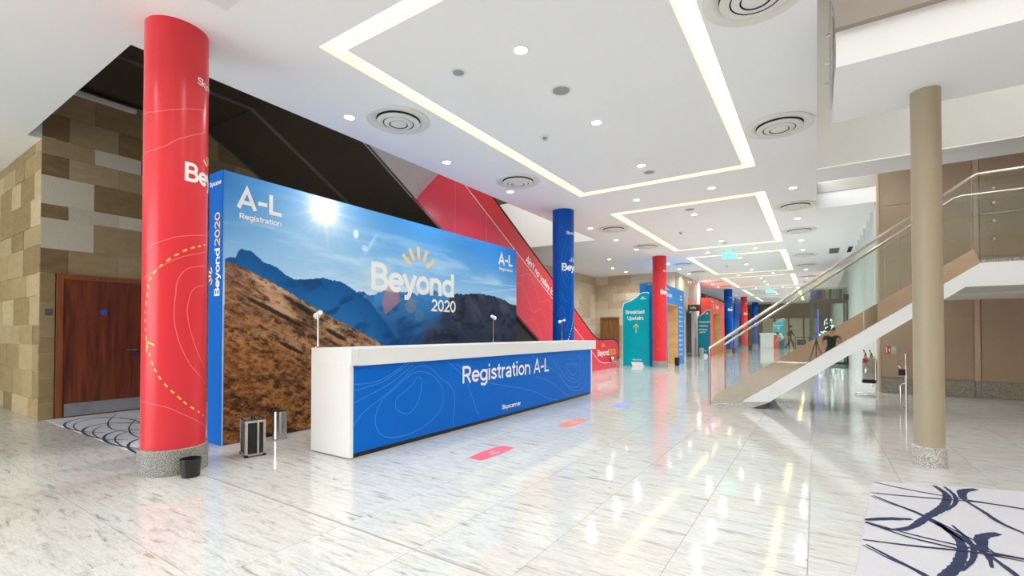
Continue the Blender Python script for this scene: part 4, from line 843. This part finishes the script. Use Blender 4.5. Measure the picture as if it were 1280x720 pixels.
MB().prism([(34.6, 0), (36.2, 0), (38.6, 3.75), (35.6, 3.75)], 'x', -4.75, -4.68).build('leaning_banner', 'blue', None, loc=(-4.7, 36, 0)); tag(bpy.data.objects['leaning_banner'], 'slanted blue banner board to the right of the distant blue column', 'banner')
s_ = thing('lifts_sign', 'small black hanging sign with pale lettering beside the lift lobby', 'sign', (-5.25, 25, 2.4))
MB().bbox(-5.53, -4.96, 24.97, 25.03, 2.41, 2.74, .004).build('panel', 'sign_black', s_); mb = MB(); text(mb, 'Lifts', onY(24.966), -5.40, 2.52, .13, w=.13); mb.build('lettering', 'cream', s_)
mb = MB(); mb.tube([(-5.45, 25, 2.74), (-5.45, 25, H)], .008, 6); mb.tube([(-5.04, 25, 2.74), (-5.04, 25, H)], .008, 6); mb.build('hanger', 'steel', s_)
struct(MB().box(-5.76, -5.56, 27.42, 28.2, 0, 4.2).build('trim_5', 'paint'))
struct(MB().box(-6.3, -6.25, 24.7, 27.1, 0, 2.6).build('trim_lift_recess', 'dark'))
# dark glazed gallery above the coral gateway
gl_ = thing('gallery_glazing', 'dark slanted glazing with pale posts above the coral gateway', 'glazing', (-6.5, 38, 0)); gl_['kind'] = 'structure'
MB().box(-7.05, -7.0, 31, 53.9, 0, 4.19).build('dark_pane', 'sign_black', gl_)
for i in range(9): MB().prism([(32+2.3*i, 2.6), (32.35+2.3*i, 2.6), (33.15+2.3*i, 4.18), (32.8+2.3*i, 4.18)], 'x', -6.99, -6.9).build('post', 'fin', gl_)
for k, (y0, y1, m) in enumerate(((38.5, 41, 'teal_dark'), (43, 45, 'blue_sky'), (46, 48.3, 'denim'))): tag(MB().bbox(-6.2, -6.1, y0, y1, 0, 2.9-.3*k, .01).build('exhibition_board', m), ['dark teal exhibition board standing between the distant columns', 'bright blue exhibition board right of the distant red column', 'navy exhibition board close to the end wall'][k], 'board')

# ================================================================ STAIRCASE ON THE RIGHT
t = thing('staircase', 'glass sided staircase with polished band and white stringer rising to the right', 'staircase', (0, 9.8, 0))
YN, YF = 9.0, 10.6
band_top = lambda x: .21+.678*(x+1.49)
rail = lambda x: 1.02+.714*(x+1.62)
MB().prism([(-1.62, .0), (-1.18, .05), (1.16, 1.73), (1.93, 2.28), (1.86, band_top(1.86)), (-1.52, band_top(-1.52))], 'y', YN, YN+.03).build('polished_band', 'mirror', t, label='polished metal band')
MB().prism([(-1.10, .10), (1.16, 1.725), (1.92, 2.275), (5, 2.275), (5, 1.95), (1.77, 1.95), (1.16, 1.49), (-.66, .14), (-.74, .10)], 'y', YN-.012, YN+.05).build('stringer', 'counter', t, label='white stringer')
MB().prism([(-1.10, .10), (1.16, 1.725), (1.92, 2.275), (5, 2.275), (5, 1.95), (1.77, 1.95), (1.16, 1.49), (-.66, .14), (-.74, .10)], 'y', YF, YF+.05).build('stringer', 'counter', t)
MB().prism([(-.66, .15), (1.16, 1.50), (1.77, 1.96), (5, 1.96), (5, 2.0), (1.75, 2.0), (-.70, .19)], 'y', YN+.05, YF).build('soffit', 'grey_paint', t)
MB().prism([(-1.60, 0), (-.95, 0), (-.64, .135), (-1.10, .095)], 'y', YN-.02, YF+.05).build('granite_foot', 'granite_pale', t, label='granite starting block')
MB().prism([(-.95, .0), (-.74, .0), (-.64, .13)], 'y', YN, YF).build('foot_gap_shade', 'steel_dark', t)  # solid dark wedge, coloured as the shade of an open gap
for i in range(13):
    x0 = -1.45+.26*i; z = .175*(i+1); MB().bbox(x0, x0+.29, YN+.06, YF-.02, z-.05, z, .006).build('tread', 'granite_pale', t)
MB().box(1.93, 5, YN+.05, 12.6, 2.275, 2.33).build('landing', 'granite_pale', t)
MB().box(1.95, 5, YF+.05, 12.6, 1.95, 2.27).build('landing_slab', 'counter', t)
def pane(x0, x1, y, dz=0): MB().prism([(x0, band_top(x0)+dz), (x1, band_top(x1)+dz), (x1, rail(x1)-.035), (x0, rail(x0)-.035)], 'y', y, y+.014).build('glass_panel', 'glass', t)
for y in (YN+.012, YF+.02): pane(-1.49, -.1, y); pane(-.09, 1.03, y); pane(1.04, 1.84, y)
MB().prism([(1.85, 2.33), (2.06, 2.33), (2.06, 3.48), (1.85, 3.46)], 'y', YN+.012, YN+.026).build('glass_panel', 'glass', t); MB().box(2.07, 5, YN+.012, YN+.026, 2.33, 3.50).build('glass_panel', 'glass', t)
MB().box(1.85, 5, YF+.02, YF+.034, 2.33, 3.5).build('glass_panel', 'glass', t)
MB().tube([(-1.62, YN, 1.02), (1.82, YN, rail(1.82)), (1.90, YN, 3.525), (5, YN, 3.56)], .024, 12).build('handrail', 'champagne', t, smooth=True)
MB().tube([(-1.62, YF, 1.05), (1.95, YF, 3.56), (2.05, YF, 3.59), (5, YF, 3.6)], .024, 12).build('handrail', 'champagne', t, smooth=True)
MB().tube([(-1.62, YN, .0), (-1.62, YN, 1.03)], .022, 12).build('newel_post', 'steel', t, smooth=True); MB().tube([(-1.60, YF, .0), (-1.60, YF, 1.06)], .016, 12).build('newel_post', 'steel', t, smooth=True)
for z in (2.6, 2.85, 3.1, 3.3): MB().tube([(2.065, YN-.01, z), (2.065, YN+.05, z)], .018, 10).build('glass_clamp', 'chrome', t)

# ================================================================ THINGS ON THE FLOOR
def stickers():
    for i, (y, m, c) in enumerate(((3.80, 'sticker_red', 'red'), (5.80, 'sticker_orange', 'orange'), (7.80, 'sticker_blue', 'blue'))):
        t = thing('floor_sticker', f'{c} floor sticker with white marks, {["nearest", "middle", "farthest"][i]} of three along the counter', 'sticker', (-2.95, y+.31, 0), 'floor stickers in front of the counter')
        edge = [(-3.03, y), (-2.86, y), (-2.845, y+.2), (-2.845, y+.45), (-2.87, y+.63), (-3.02, y+.63), (-3.06, y+.45), (-3.065, y+.25)]
        MB().prism(edge, 'z', .0005, .0022).build('sheet', m, t); mb = MB(); fn = onZ(.003)
        mb.ribbon([(-2.99, y+.30), (-2.90, y+.30), (-2.90, y+.38)], .016, fn); mb.ribbon([(-3.0, y+.37), (-2.95, y+.37)], .016, fn); mb.ribbon([(-2.89, y+.44), (-2.89, y+.50)], .012, fn); mb.ribbon([(-2.92, y+.24), (-2.88, y+.24)], .010, fn)
        mb.build('mark', 'white', t)
stickers()
def inside_poly(p, poly):
    c = False
    for (x1, y1), (x2, y2) in zip(poly, poly[1:]+poly[:1]):
        if (y1 > p[1]) != (y2 > p[1]) and p[0] < (x2-x1)*(p[1]-y1)/(y2-y1)+x1: c = not c
    return c
def carpet(name, label, poly, curves):
    xs = [p[0] for p in poly]; ys = [p[1] for p in poly]
    t = thing(name, label, 'carpet', (sum(xs)/len(xs), sum(ys)/len(ys), 0))
    MB().prism(poly, 'z', .0005, .006).build('pile', 'carpet', t)
    mb = MB(); fn = onZ(.0068); rnd = random.Random(2)
    for pts, ws in curves:
        pts = crom(pts, 10); n = len(pts); run = []
        for i in range(n):
            w = ws[0]+(ws[1]-ws[0])*math.sin(PI*i/(n-1)); w *= rnd.uniform(.85, 1.15)
            if inside_poly(pts[i], poly): run.append((pts[i], w))
            if run and (i == n-1 or not inside_poly(pts[i], poly)):
                if len(run) > 1:
                    P = [np.array(q[0]) for q in run]; L = []; R = []
                    for j in range(len(P)):
                        d_ = P[min(j+1, len(P)-1)]-P[max(j-1, 0)]; d_ = d_/max(1e-9, np.hypot(*d_)); nn = np.array((-d_[1], d_[0]))*run[j][1]/2; L.append(P[j]+nn); R.append(P[j]-nn)
                    mb.k = getattr(mb, 'k', -1)+1; zz = .0068+.00012*(mb.k % 30); m_ = len(P)
                    mb.add([(*p, zz) for p in L]+[(*p, zz) for p in R], [(j, m_+j, m_+j+1, j+1) for j in range(m_-1)])
                run = []
    mb.build('woven_loop', 'carpet_navy', t, label='navy loops woven into the carpet'); return t
cv = []
def rep(pts, ws, n=4):
    for k in range(n):
        for sx in (0, 1): cv.append(([(a-.125*k+1.12*sx, b-1.1*k+.33*sx) for a, b in pts], (ws[0]*.75, ws[1]*.75)))
rep([(.27, 3.99), (.40, 3.94), (.52, 4.06), (.64, 4.34), (.75, 4.58), (.82, 4.80), (.86, 5.02), (.84, 5.20), (.80, 5.36)], (.030, .075))
rep([(.88, 5.35), (.91, 5.05), (.87, 4.80), (.78, 4.57)], (.018, .040))
rep([(.39, 5.11), (.60, 5.02), (.82, 4.97), (1.0, 4.95), (1.35, 4.93)], (.014, .026)); rep([(.33, 4.74), (.55, 4.79), (.81, 4.87), (1.05, 4.93), (1.35, 4.90)], (.012, .026))
rep([(.37, 4.68), (.50, 4.52), (.61, 4.38), (.70, 4.17), (.78, 3.95), (.82, 3.78), (.80, 3.6)], (.018, .060)); rep([(.35, 4.66), (.47, 4.52), (.60, 4.41), (.72, 4.20), (.84, 3.95), (.87, 3.80)], (.010, .022))
rep([(.27, 3.99), (.46, 3.86), (.60, 3.82), (.75, 3.80), (1.0, 3.80)], (.012, .030)); rep([(.39, 5.13), (.52, 5.24), (.67, 5.33)], (.03, .06))
rep([(1.10, 5.34), (.99, 5.20), (.95, 4.97)], (.05, .085)); rep([(.94, 4.97), (1.0, 4.70), (1.05, 4.45), (1.2, 4.2)], (.020, .045))
carpet('carpet', 'pale grey carpet with navy loops in the right foreground corner', [(.40, 5.14), (.16, 3.07), (-.08, 1.0), (-.2, 0), (3.2, 0), (3.2, 6.0), (1.24, 5.42)], cv)
E_ = lambda cx, cy, rx, ry, a0, a1: [(cx+rx*math.cos(math.radians(a0+(a1-a0)*i/12)), cy+ry*math.sin(math.radians(a0+(a1-a0)*i/12))) for i in range(13)]
cl = []
for k in range(4):
    sx = .78*k
    cl += [(E_(-8.45+sx, 2.35, .82, .36, 60, 330), (.02, .032)), (E_(-8.1+sx, 2.42, 1.0, .40, 80, 300), (.009, .02)), ([(-9.3+sx, 2.75), (-8.6+sx, 2.45), (-7.9+sx, 2.3), (-7.3+sx, 2.4)], (.009, .02))]
carpet('carpet', 'grey carpet with dark loops in front of the wooden door behind the red column', [(-9.585, 1.99), (-6.06, 1.99), (-6.06, 5.6), (-9.585, 5.6)], cl)
# flight case
t = thing('flight_case', 'black flight case with silver edges standing before the backdrop', 'case', (0, 0, 0)); t.location = (-5.06, 2.66, 0); t.rotation_euler.z = 0
def flight(t):
    w, d_, h = .085, .115, .37      # half width, half depth, height
    MB().bbox(-w+.008, w-.008, -d_+.006, d_-.006, .018, h-.008, .004).build('shell', 'black', t)
    e = .013; q = MB()
    for sx in (-1, 1):
        for sy in (-1, 1): q.bbox(sx*w-e, sx*w+e, sy*d_-e, sy*d_+e, .014, h, .004)
    for z in (.022, h-.004):
        for sy in (-1, 1): q.bbox(-w, w, sy*d_-e, sy*d_+e, z-.012, z+.012, .004)
        for sx in (-1, 1): q.bbox(sx*w-e, sx*w+e, -d_, d_, z-.012, z+.012, .004)
    q.bbox(.016, .036, -d_-.008, d_+.008, .014, h+.004, .003); q.build('edge_trim', 'steel', t, label='silver edge profiles')
    for sx in (-1, 1):
        for sy in (-1, 1): MB().bbox(sx*w-.018, sx*w+.018, sy*d_-.018, sy*d_+.018, 0, .026, .006).build('corner_foot', 'rubber', t)
    MB().tube([(0, -.06, h+.005), (0, -.058, h+.03), (0, -.04, h+.036), (0, .04, h+.036), (0, .058, h+.03), (0, .06, h+.005)], .009, 10).build('handle', 'black', t, smooth=True)
    for sx in (-.06, .06): MB().bbox(sx-.012, sx+.012, -.06, -.03, h+.002, h+.014, .003).build('latch', 'steel', t)
_o = t.location.copy(); t.location = (0, 0, 0); flight(t); t.location = _o; t.rotation_euler.z = math.radians(74)
# steel umbrella bin
t = thing('steel_bin', 'brushed steel cylindrical bin against the hillside print', 'bin', (-5.50, 3.215, 0))
MB().lathe(-5.50, 3.215, [(.082, 0), (.088, .008), (.088, .012), (.082, .014), (.082, .345), (.078, .345), (.078, .05)], 40, cap=False).build('body', 'steel', t, smooth=True)
MB().lathe(-5.50, 3.215, [(.078, .05), (.078, .055)], 32).build('inside', 'dark', t)
# black bin at the red column
t = thing('black_bin', 'small black waste bin standing at the foot of the red column', 'bin', (-4.752, 1.945, 0))
MB().lathe(-4.752, 1.945, [(.070, 0), (.082, .15), (.084, .152), (.084, .165), (.078, .165), (.068, .02)], 40, cap=False).build('body', 'black', t, smooth=True)
MB().lathe(-4.752, 1.945, [(.068, .02), (.068, .03)], 32).build('inside', 'mesh_grey', t)
for x, y, r, h_, m, lab in ((-4.62, 19.0, .10, .32, 'black', 'small dark bin at the foot of the blue gateway'), (-4.75, 24.4, .11, .55, 'steel', 'steel bin beyond the blue gateway'), (-4.5, 33.2, .10, .3, 'black', 'dark bin beside the distant blue column'), (-4.1, 38.6, .12, .35, 'black', 'dark bin before the distant red column')):
    t = thing('waste_bin', lab, 'bin', (x, y, 0)); MB().lathe(x, y, [(r*.86, 0), (r, h_), (r*.93, h_), (r*.85, .03)], 28, cap=False).build('body', m, t, smooth=True); MB().lathe(x, y, [(r*.84, .03), (r*.84, .04)], 20).build('inside', 'dark', t)

# ---- fire point on its chrome stand, signs and pull rail
t = thing('fire_point', 'steel twin fire extinguisher on a chrome stand by the beige wall', 'fire extinguisher', (.90, 11.9, 0))
MB().bbox(.785, .985, 11.79, 11.93, .33, .80, .045).build('housing', 'steel', t, smooth=True, label='polished steel housing')
MB().bbox(.775, .995, 11.78, 11.94, .28, .36, .02).build('base_cup', 'black', t)
MB().bbox(.795, .86, 11.784, 11.789, .70, .78, .001).build('label_band', 'sign_red', t)
for x in (.835, .93):
    MB().lathe(x, 11.86, [(.024, .79), (.024, .85)], 14).build('neck', 'steel', t, smooth=True)
    q = MB(); q.bbox(x-.014, x+.014, 11.82, 11.90, .85, .875, .004); q.tube([(x+.01, 11.85, .86), (x-.035, 11.80, .95)], .012, 8); q.build('lever', 'black', t); MB().bbox(x-.035, x-.008, 11.805, 11.835, .87, .935, .004).build('tag', 'yellow', t)
q = MB(); q.tube([(1.02, 11.95, .75), (1.02, 11.95, .04), (1.0, 11.93, .02), (.70, 11.95, .02), (.68, 12.0, .02), (.70, 12.35, .02), (1.0, 12.3, .02), (1.03, 12.28, .02), (1.02, 12.1, .3)], .014, 10); q.tube([(1.02, 11.95, .72), (.98, 11.88, .82), (.9, 11.9, .80)], .012, 8); q.build('stand', 'chrome', t, smooth=True)
t = thing('wall_sign', 'small red and pale safety sign on the beige wall above the extinguisher', 'sign', (1.34, 12.89, .93))
MB().box(1.25, 1.345, 12.885, 12.894, .85, 1.005).build('red_panel', 'sign_red', t); MB().box(1.345, 1.44, 12.885, 12.894, .85, 1.005).build('pale_panel', 'sign_pale', t)
q = MB(); fn = onY(12.883); q.ribbon([(1.275, .99), (1.275, .87)], .02, fn); q.ribbon([(1.30, .93), (1.33, .93)], .02, fn); q.ribbon([(1.32, .97), (1.32, .88)], .012, fn); q.ribbon([(1.37, .95), (1.42, .95)], .012, fn); q.build('pictogram', 'white', t)
t = thing('door_pull', 'chrome floor standing pull rail half hidden by the taupe column', 'rail', (1.16, 9.9, 0))
q = MB(); q.tube([(1.23, 9.95, .0), (1.23, 9.95, .95)], .02, 10); q.tube([(1.23, 9.95, .05), (1.17, 9.94, .06), (1.155, 9.94, .10), (1.155, 9.94, .42), (1.17, 9.94, .46), (1.23, 9.95, .47)], .014, 10); q.build('rail', 'chrome', t, smooth=True)
MB().bbox(1.13, 1.21, 9.9, 9.98, .60, .70, .006).build('switch_box', 'black', t); MB().tube([(1.16, 9.93, .72), (1.13, 9.93, .76), (1.13, 9.93, .85)], .012, 8).build('hook', 'chrome', t)

# ================================================================ GLASS PORCH AT THE END OF THE RIGHT SIDE
px0, px1, py0, py1, pz = -.24, 1.10, 23.5, 26.0, 2.68
t = thing('entrance_porch', 'dark framed glass entrance porch with a blue lit strip at the right side', 'porch', ((px0+px1)/2, 24.7, 0))
for x in (px0, .42, px1-.06):
    MB().bbox(x, x+(.16 if x < 0 else .06), py0, py0+.08, 0, pz, .004).build('post', 'steel_dark', t)
for x in (px0, px1-.06): MB().bbox(x, x+.06, py1-.08, py1, 0, pz, .004).build('post', 'steel_dark', t)
MB().bbox(px0, px1, py0-.02, py0+.1, pz-.16, pz, .004).build('head_beam', 'steel_dark', t); MB().box(px0, px1, py0, py1, pz, pz+.03).build('roof', 'steel_dark', t)
MB().box(px0, px1, py0-.01, py0+.07, 0, .09).build('sill', 'steel_dark', t)
MB().box(px0+.16, .42, py0+.03, py0+.045, .09, pz-.16).build('glass_pane', 'glass_dark', t); MB().box(.48, px1-.06, py0+.03, py0+.045, .09, pz-.16).build('glass_pane', 'glass_dark', t)
MB().box(px0, px0+.015, py0+.1, py1-.1, .09, pz-.1).build('side_pane', 'glass_dark', t)
for i, (a, b, m) in enumerate(((-.20, .26, 'blue_side'), (.27, .34, 'coral'), (.35, .44, 'cream'), (.45, .56, 'steel_dark'), (.57, .70, 'fin'), (.71, .80, 'pink'), (.81, .92, 'denim'), (.93, 1.06, 'fin'))): MB().box(a, b, py0+.3, py0+.32, pz+.05, 3.15).build('banner', m, t)  # coloured boards stand in for reflections in the upper glass
MB().box(px0, px1, py0+.02, py0+.03, pz+.03, 3.2).build('upper_pane', 'glass_dark', t)
MB().box(.06, .09, py0+.25, py0+.28, .3, 2.3).build('light_strip', 'neon', t)
MB().box(-.12, .02, py0-.012, py0-.005, .95, 1.2).build('door_notice', 'blue_sky', t)
MB().bbox(.95, 1.12, py0-.35, py0-.05, 2.62, 2.86, .01).build('wall_lamp', 'black', t)
m_ = thing('entrance_mat', 'dark entrance mat on the marble before the glass porch', 'mat', (.5, 22.4, 0)); MB().bbox(-.1, 1.0, 20.9, 23.4, .0005, .012, .003).build('mat', 'steel_dark', m_)
tr = thing('fairy_light_tree', 'small conifer with fairy lights seen through the porch glass', 'tree', (.45, 25.0, .225))
rnd = random.Random(4); q = MB(); lt = MB()
for i in range(1400):
    z = rnd.random()**1.2*1.65+.32; R_ = (2.0-z)*.36; a = rnd.random()*2*PI; r0 = R_*rnd.uniform(.3, 1); p = Vector((.45+r0*math.cos(a), 25+r0*math.sin(a), z)); e = p+Vector((math.cos(a)*.10, math.sin(a)*.10, -.05)); sd = Vector((-math.sin(a), math.cos(a), 0))*.02
    q.add([p-sd, p+sd, e], [(0, 1, 2)])
    if i % 9 == 0: s_ = .015; lt.box(e.x-s_, e.x+s_, e.y-s_, e.y+s_, e.z-s_, e.z+s_)
q.build('needle', 'leaf', tr, stuff=True); lt.build('fairy_light', 'fairy', tr, stuff=True); MB().tube([(.45, 25, .225), (.45, 25, 1.9)], [.04, .01], 8).build('trunk', 'wood', tr)
tag(MB().bbox(.2, .7, 24.75, 25.25, 0.03, .22, .01).build('planter', 'steel_dark'), 'dark square planter holding the fairy light tree', 'planter')

# ================================================================ FAR END OF THE HALL
for i, (a, b) in enumerate(((-4.6, -3.6), (-3.4, -2.35), (-2.2, -1.1), (-.95, .1))):
    d = struct(MB().bbox(a, b, 53.9, 53.99, 0, 2.75, .01).build(f'door_{i+3}', 'cream_wall')); f = MB(); f.box(a-.1, a, 53.85, 54, 0, 2.85); f.box(b, b+.1, 53.85, 54, 0, 2.85); f.box(a, b, 53.85, 54, 2.75, 2.85); f.build('door_frame', 'wood_far', d)
tag(MB().bbox(-4.8, .3, 53.7, 53.99, 3.0, 4.15, .02).build('reflection_band', 'far_wall'), 'olive band painted as a glass reflection over the pale doors of the end wall', 'reflection_band')['kind'] = 'structure'  # flat olive band imitates a glass reflection by its colour
t = thing('welcome_desk', 'small white desk with a red side standing far down the hall', 'desk', (-2.9, 44.0, 0))
MB().bbox(-3.85, -2.90, 43.2, 43.9, .0, 1.12, .01).build('body', 'counter', t); MB().box(-2.898, -2.55, 43.3, 43.9, .0, 1.1).build('side_panel', 'coral', t, label='red side'); MB().bbox(-3.9, -2.35, 43.15, 43.95, 1.12, 1.28, .01).build('top', 'counter', t)
t = thing('trolley', 'dark catering trolley behind the walking person', 'trolley', (-.9, 44, 0))
MB().bbox(-1.45, -.45, 43.7, 44.3, .92, .97, .006).build('top', 'steel_dark', t); MB().bbox(-1.42, -.48, 43.72, 44.28, .32, .36, .006).build('shelf', 'steel_dark', t)
for x in (-1.42, -.48):
    for y in (43.73, 44.27): MB().tube([(x, y, 0.04), (x, y, .92)], .022, 8).build('leg', 'steel_dark', t)
MB().bbox(-1.3, -.7, 43.8, 44.2, .36, .75, .02).build('crate', 'black', t)

# ================================================================ PEOPLE
def person(name, label, loc, rz, J, mats, hair='hair', sc=1.0):
    """one skinned body; J = joint positions (local, facing -Y); mats = material per bone tag"""
    t = thing(name, label, 'person', loc, None, 0)
    bones = [('pelvis','waist','torso'),('waist','chest','torso'),('chest','neck','torso'),('neck','chin','skin'),('chin','head','skin'),('head','crown','skin')]
    for s_ in 'lr':
        bones += [('chest','sho'+s_,'torso'),('sho'+s_,'elb'+s_,'sleeve'),('elb'+s_,'wri'+s_,'fore'),('wri'+s_,'palm'+s_,'skin'),('pelvis','hip'+s_,'legs'),('hip'+s_,'kne'+s_,'legs'),('kne'+s_,'ank'+s_,'legs'),('ank'+s_,'toe'+s_,'shoe')]
    R_ = dict(pelvis=.135, waist=.125, chest=.145, neck=.058, chin=.075, head=.100, crown=.060)
    for s_ in 'lr': R_.update({'sho'+s_: .072, 'elb'+s_: .045, 'wri'+s_: .030, 'palm'+s_: .034, 'hip'+s_: .092, 'kne'+s_: .058, 'ank'+s_: .040, 'toe'+s_: .036})
    J = {k: Vector(v) for k, v in J.items()}
    for s_ in 'lr':                      # fingers fan out of the palm
        d_ = (J['palm'+s_]-J['wri'+s_]).normalized(); sd = d_.cross(Vector((0, 1, .2))).normalized()
        for k, (o_, l) in enumerate(((-.03, .055), (-.012, .075), (.008, .080), (.026, .066))):
            J[f'f{k}{s_}'] = J['palm'+s_]+d_*l+sd*o_*1.3; bones.append(('palm'+s_, f'f{k}{s_}', 'skin')); R_[f'f{k}{s_}'] = .009
        J['th'+s_] = J['wri'+s_]+d_*.055+sd*-.055; bones.append(('wri'+s_, 'th'+s_, 'skin')); R_['th'+s_] = .010
    names = list(J); ix = {n: i for i, n in enumerate(names)}
    me = bpy.data.meshes.new('body'); me.from_pydata([J[n][:] for n in names], [(ix[a], ix[b]) for a, b, _ in bones], [])
    o = bpy.data.objects.new('body_tmp', me); COL.objects.link(o)
    md = o.modifiers.new('skin', 'SKIN'); sv = me.skin_vertices[0].data
    for n in names: sv[ix[n]].radius = (R_[n], R_[n]*(.72 if n in ('pelvis', 'waist', 'chest') else 1)); sv[ix[n]].use_root = n == 'pelvis'
    ss = o.modifiers.new('sub', 'SUBSURF'); ss.levels = ss.render_levels = 2
    dg = bpy.context.evaluated_depsgraph_get(); dg.update(); bm_ = bpy.data.meshes.new_from_object(o.evaluated_get(dg)); bpy.data.objects.remove(o)
    kinds = ['torso', 'skin', 'sleeve', 'fore', 'legs', 'shoe']; bm_.materials.clear()
    for k in kinds: bm_.materials.append(M[mats[k]])
    for p in bm_.polygons:
        c = p.center; best = min(bones, key=lambda b: (lambda A_, B_: (A_+(B_-A_)*max(0, min(1, (c-A_).dot(B_-A_)/max(1e-9, (B_-A_).length_squared)))-c).length-R_[b[1]]*.5)(J[b[0]], J[b[1]]))
        p.material_index = kinds.index(best[2]); p.use_smooth = True
    b = bpy.data.objects.new('body', bm_); COL.objects.link(b); b.parent = t
    hc = J['head']; f_ = Vector((J['nose'] - hc)) if 'nose' in J else Vector((0, -1, 0))
    H_ = MB(); 
    for i in range(7):
        for k in range(14): pass
    P = [(.0, .118), (.05, .108), (.085, .080), (.104, .040), (.108, .0), (.100, -.04), (.085, -.075)]
    H_.lathe(hc.x, hc.y+.018, [(r, hc.z+.035+z) for r, z in P][::-1], 24, cap=False); H_.build('hair', hair, None, smooth=True, loc=(0, 0, 0)); ho = bpy.data.objects[[x.name for x in bpy.data.objects if x.name.startswith('hair')][-1]]; ho.parent = t
    F_ = MB()
    for sx in (-.034, .034): F_.add([(hc.x+sx+.012*math.cos(a), hc.y-.098, hc.z-.005+.007*math.sin(a)) for a in np.linspace(0, 2*PI, 9)[:-1]], [tuple(range(8))])
    F_.ribbon([(hc.x-.025, hc.z-.075), (hc.x+.025, hc.z-.075)], .010, lambda u, v: (u, hc.y-.094, v)); e = F_.build('facial_feature', 'hair', None, loc=(0, 0, 0)); e.parent = t
    n_ = MB().add([(hc.x-.014, hc.y-.09, hc.z-.04), (hc.x+.014, hc.y-.09, hc.z-.04), (hc.x, hc.y-.125, hc.z-.038), (hc.x, hc.y-.094, hc.z+.01)], [(0, 1, 2), (0, 2, 3), (1, 3, 2), (0, 3, 1)]).build('nose', 'skin', None, loc=(0, 0, 0)); n_.parent = t
    t.rotation_euler.z = rz; t.scale = (sc,)*3
    return t
walk = dict(pelvis=(0,0,.95), waist=(0,-.02,1.10), chest=(0,-.04,1.32), neck=(0,-.05,1.50), chin=(0,-.07,1.57), head=(0,-.08,1.66), crown=(0,-.07,1.74),
            shol=(-.19,-.04,1.40), elbl=(-.25,.10,1.14), wril=(-.24,.02,.92), palml=(-.24,-.01,.84), shor=(.19,-.04,1.40), elbr=(.25,-.12,1.14), wrir=(.22,-.28,.98), palmr=(.21,-.33,.92),
            hipl=(-.10,0,.90), knel=(-.11,-.20,.52), ankl=(-.11,-.26,.08), toel=(-.11,-.44,.04), hipr=(.10,.02,.90), kner=(.11,.10,.50), ankr=(.11,.36,.12), toer=(.11,.24,.035))
person('person', 'person in dark clothes walking through the far end of the hall', (-1.75, 43.2, 0), math.radians(78), walk, dict(torso='cloth_dark', skin='skin', sleeve='cloth_dark', fore='cloth_dark', legs='cloth_dark', shoe='shoe'), sc=1.06)
bend = dict(walk); bend.update(pelvis=(0,.12,.82), waist=(0,.02,.95), chest=(0,-.16,1.08), neck=(0,-.28,1.16), chin=(0,-.35,1.18), head=(0,-.41,1.23), crown=(0,-.42,1.31), shol=(-.18,-.18,1.12), elbl=(-.22,-.22,.86), wril=(-.18,-.36,.72), palml=(-.17,-.40,.66), shor=(.18,-.18,1.12), elbr=(.22,-.22,.86), wrir=(.18,-.38,.74), palmr=(.17,-.43,.68), hipl=(-.10,.12,.78), knel=(-.11,-.06,.46), ankl=(-.11,.06,.08), toel=(-.11,-.12,.035), hipr=(.10,.12,.78), kner=(.11,-.02,.46), ankr=(.11,.10,.08), toer=(.11,-.08,.035))
person('person', 'person in a pale top and blue jeans bending down beside the distant white desk', (-2.25, 42.4, 0), math.radians(-50), bend, dict(torso='cloth_white', skin='skin', sleeve='cloth_white', fore='skin', legs='denim', shoe='shoe'))
# the photographer, who shows only in the polished band of the staircase
crouch = dict(walk); crouch.update(pelvis=(0,.20,.72), waist=(0,.16,.88), chest=(0,.06,1.10), neck=(0,0,1.25), chin=(0,-.03,1.31), head=(0,-.05,1.40), crown=(0,-.04,1.48), shol=(-.19,.05,1.17), elbl=(-.22,-.06,.92), wril=(-.20,-.30,1.06), palml=(-.17,-.36,1.09), shor=(.19,.05,1.17), elbr=(.22,-.04,.90), wrir=(.20,-.28,1.0), palmr=(.17,-.35,1.03), hipl=(-.10,.18,.70), knel=(-.14,-.20,.48), ankl=(-.14,.02,.08), toel=(-.14,-.16,.035), hipr=(.10,.18,.70), kner=(.14,-.18,.48), ankr=(.14,.05,.08), toer=(.14,-.13,.035))
person('person', 'crouching person in dark green, seen only as a reflection in the stair band', (.42, -.35, 0), math.radians(180), crouch, dict(torso='cloth_green', skin='skin', sleeve='cloth_green', fore='skin', legs='cloth_dark', shoe='shoe'))
t = thing('tripod', 'black camera tripod of the photographer, seen only mirrored in the stair band', 'tripod', (0, -.28, 0))
for a in (90, 210, 330): MB().tube([(0, -.28, 1.08), (.34*math.cos(math.radians(a)), -.28-.34*math.sin(math.radians(a))*.9, .01)], [.016, .011], 8).build('leg', 'black', t)
MB().tube([(0, -.28, 1.05), (0, -.28, 1.22)], .018, 8).build('centre_post', 'black', t); MB().bbox(-.07, .07, -.33, -.24, 1.225, 1.33, .01).build('camera_body', 'black', t)
print('downlights', n_dl, 'objects', len(bpy.data.objects))
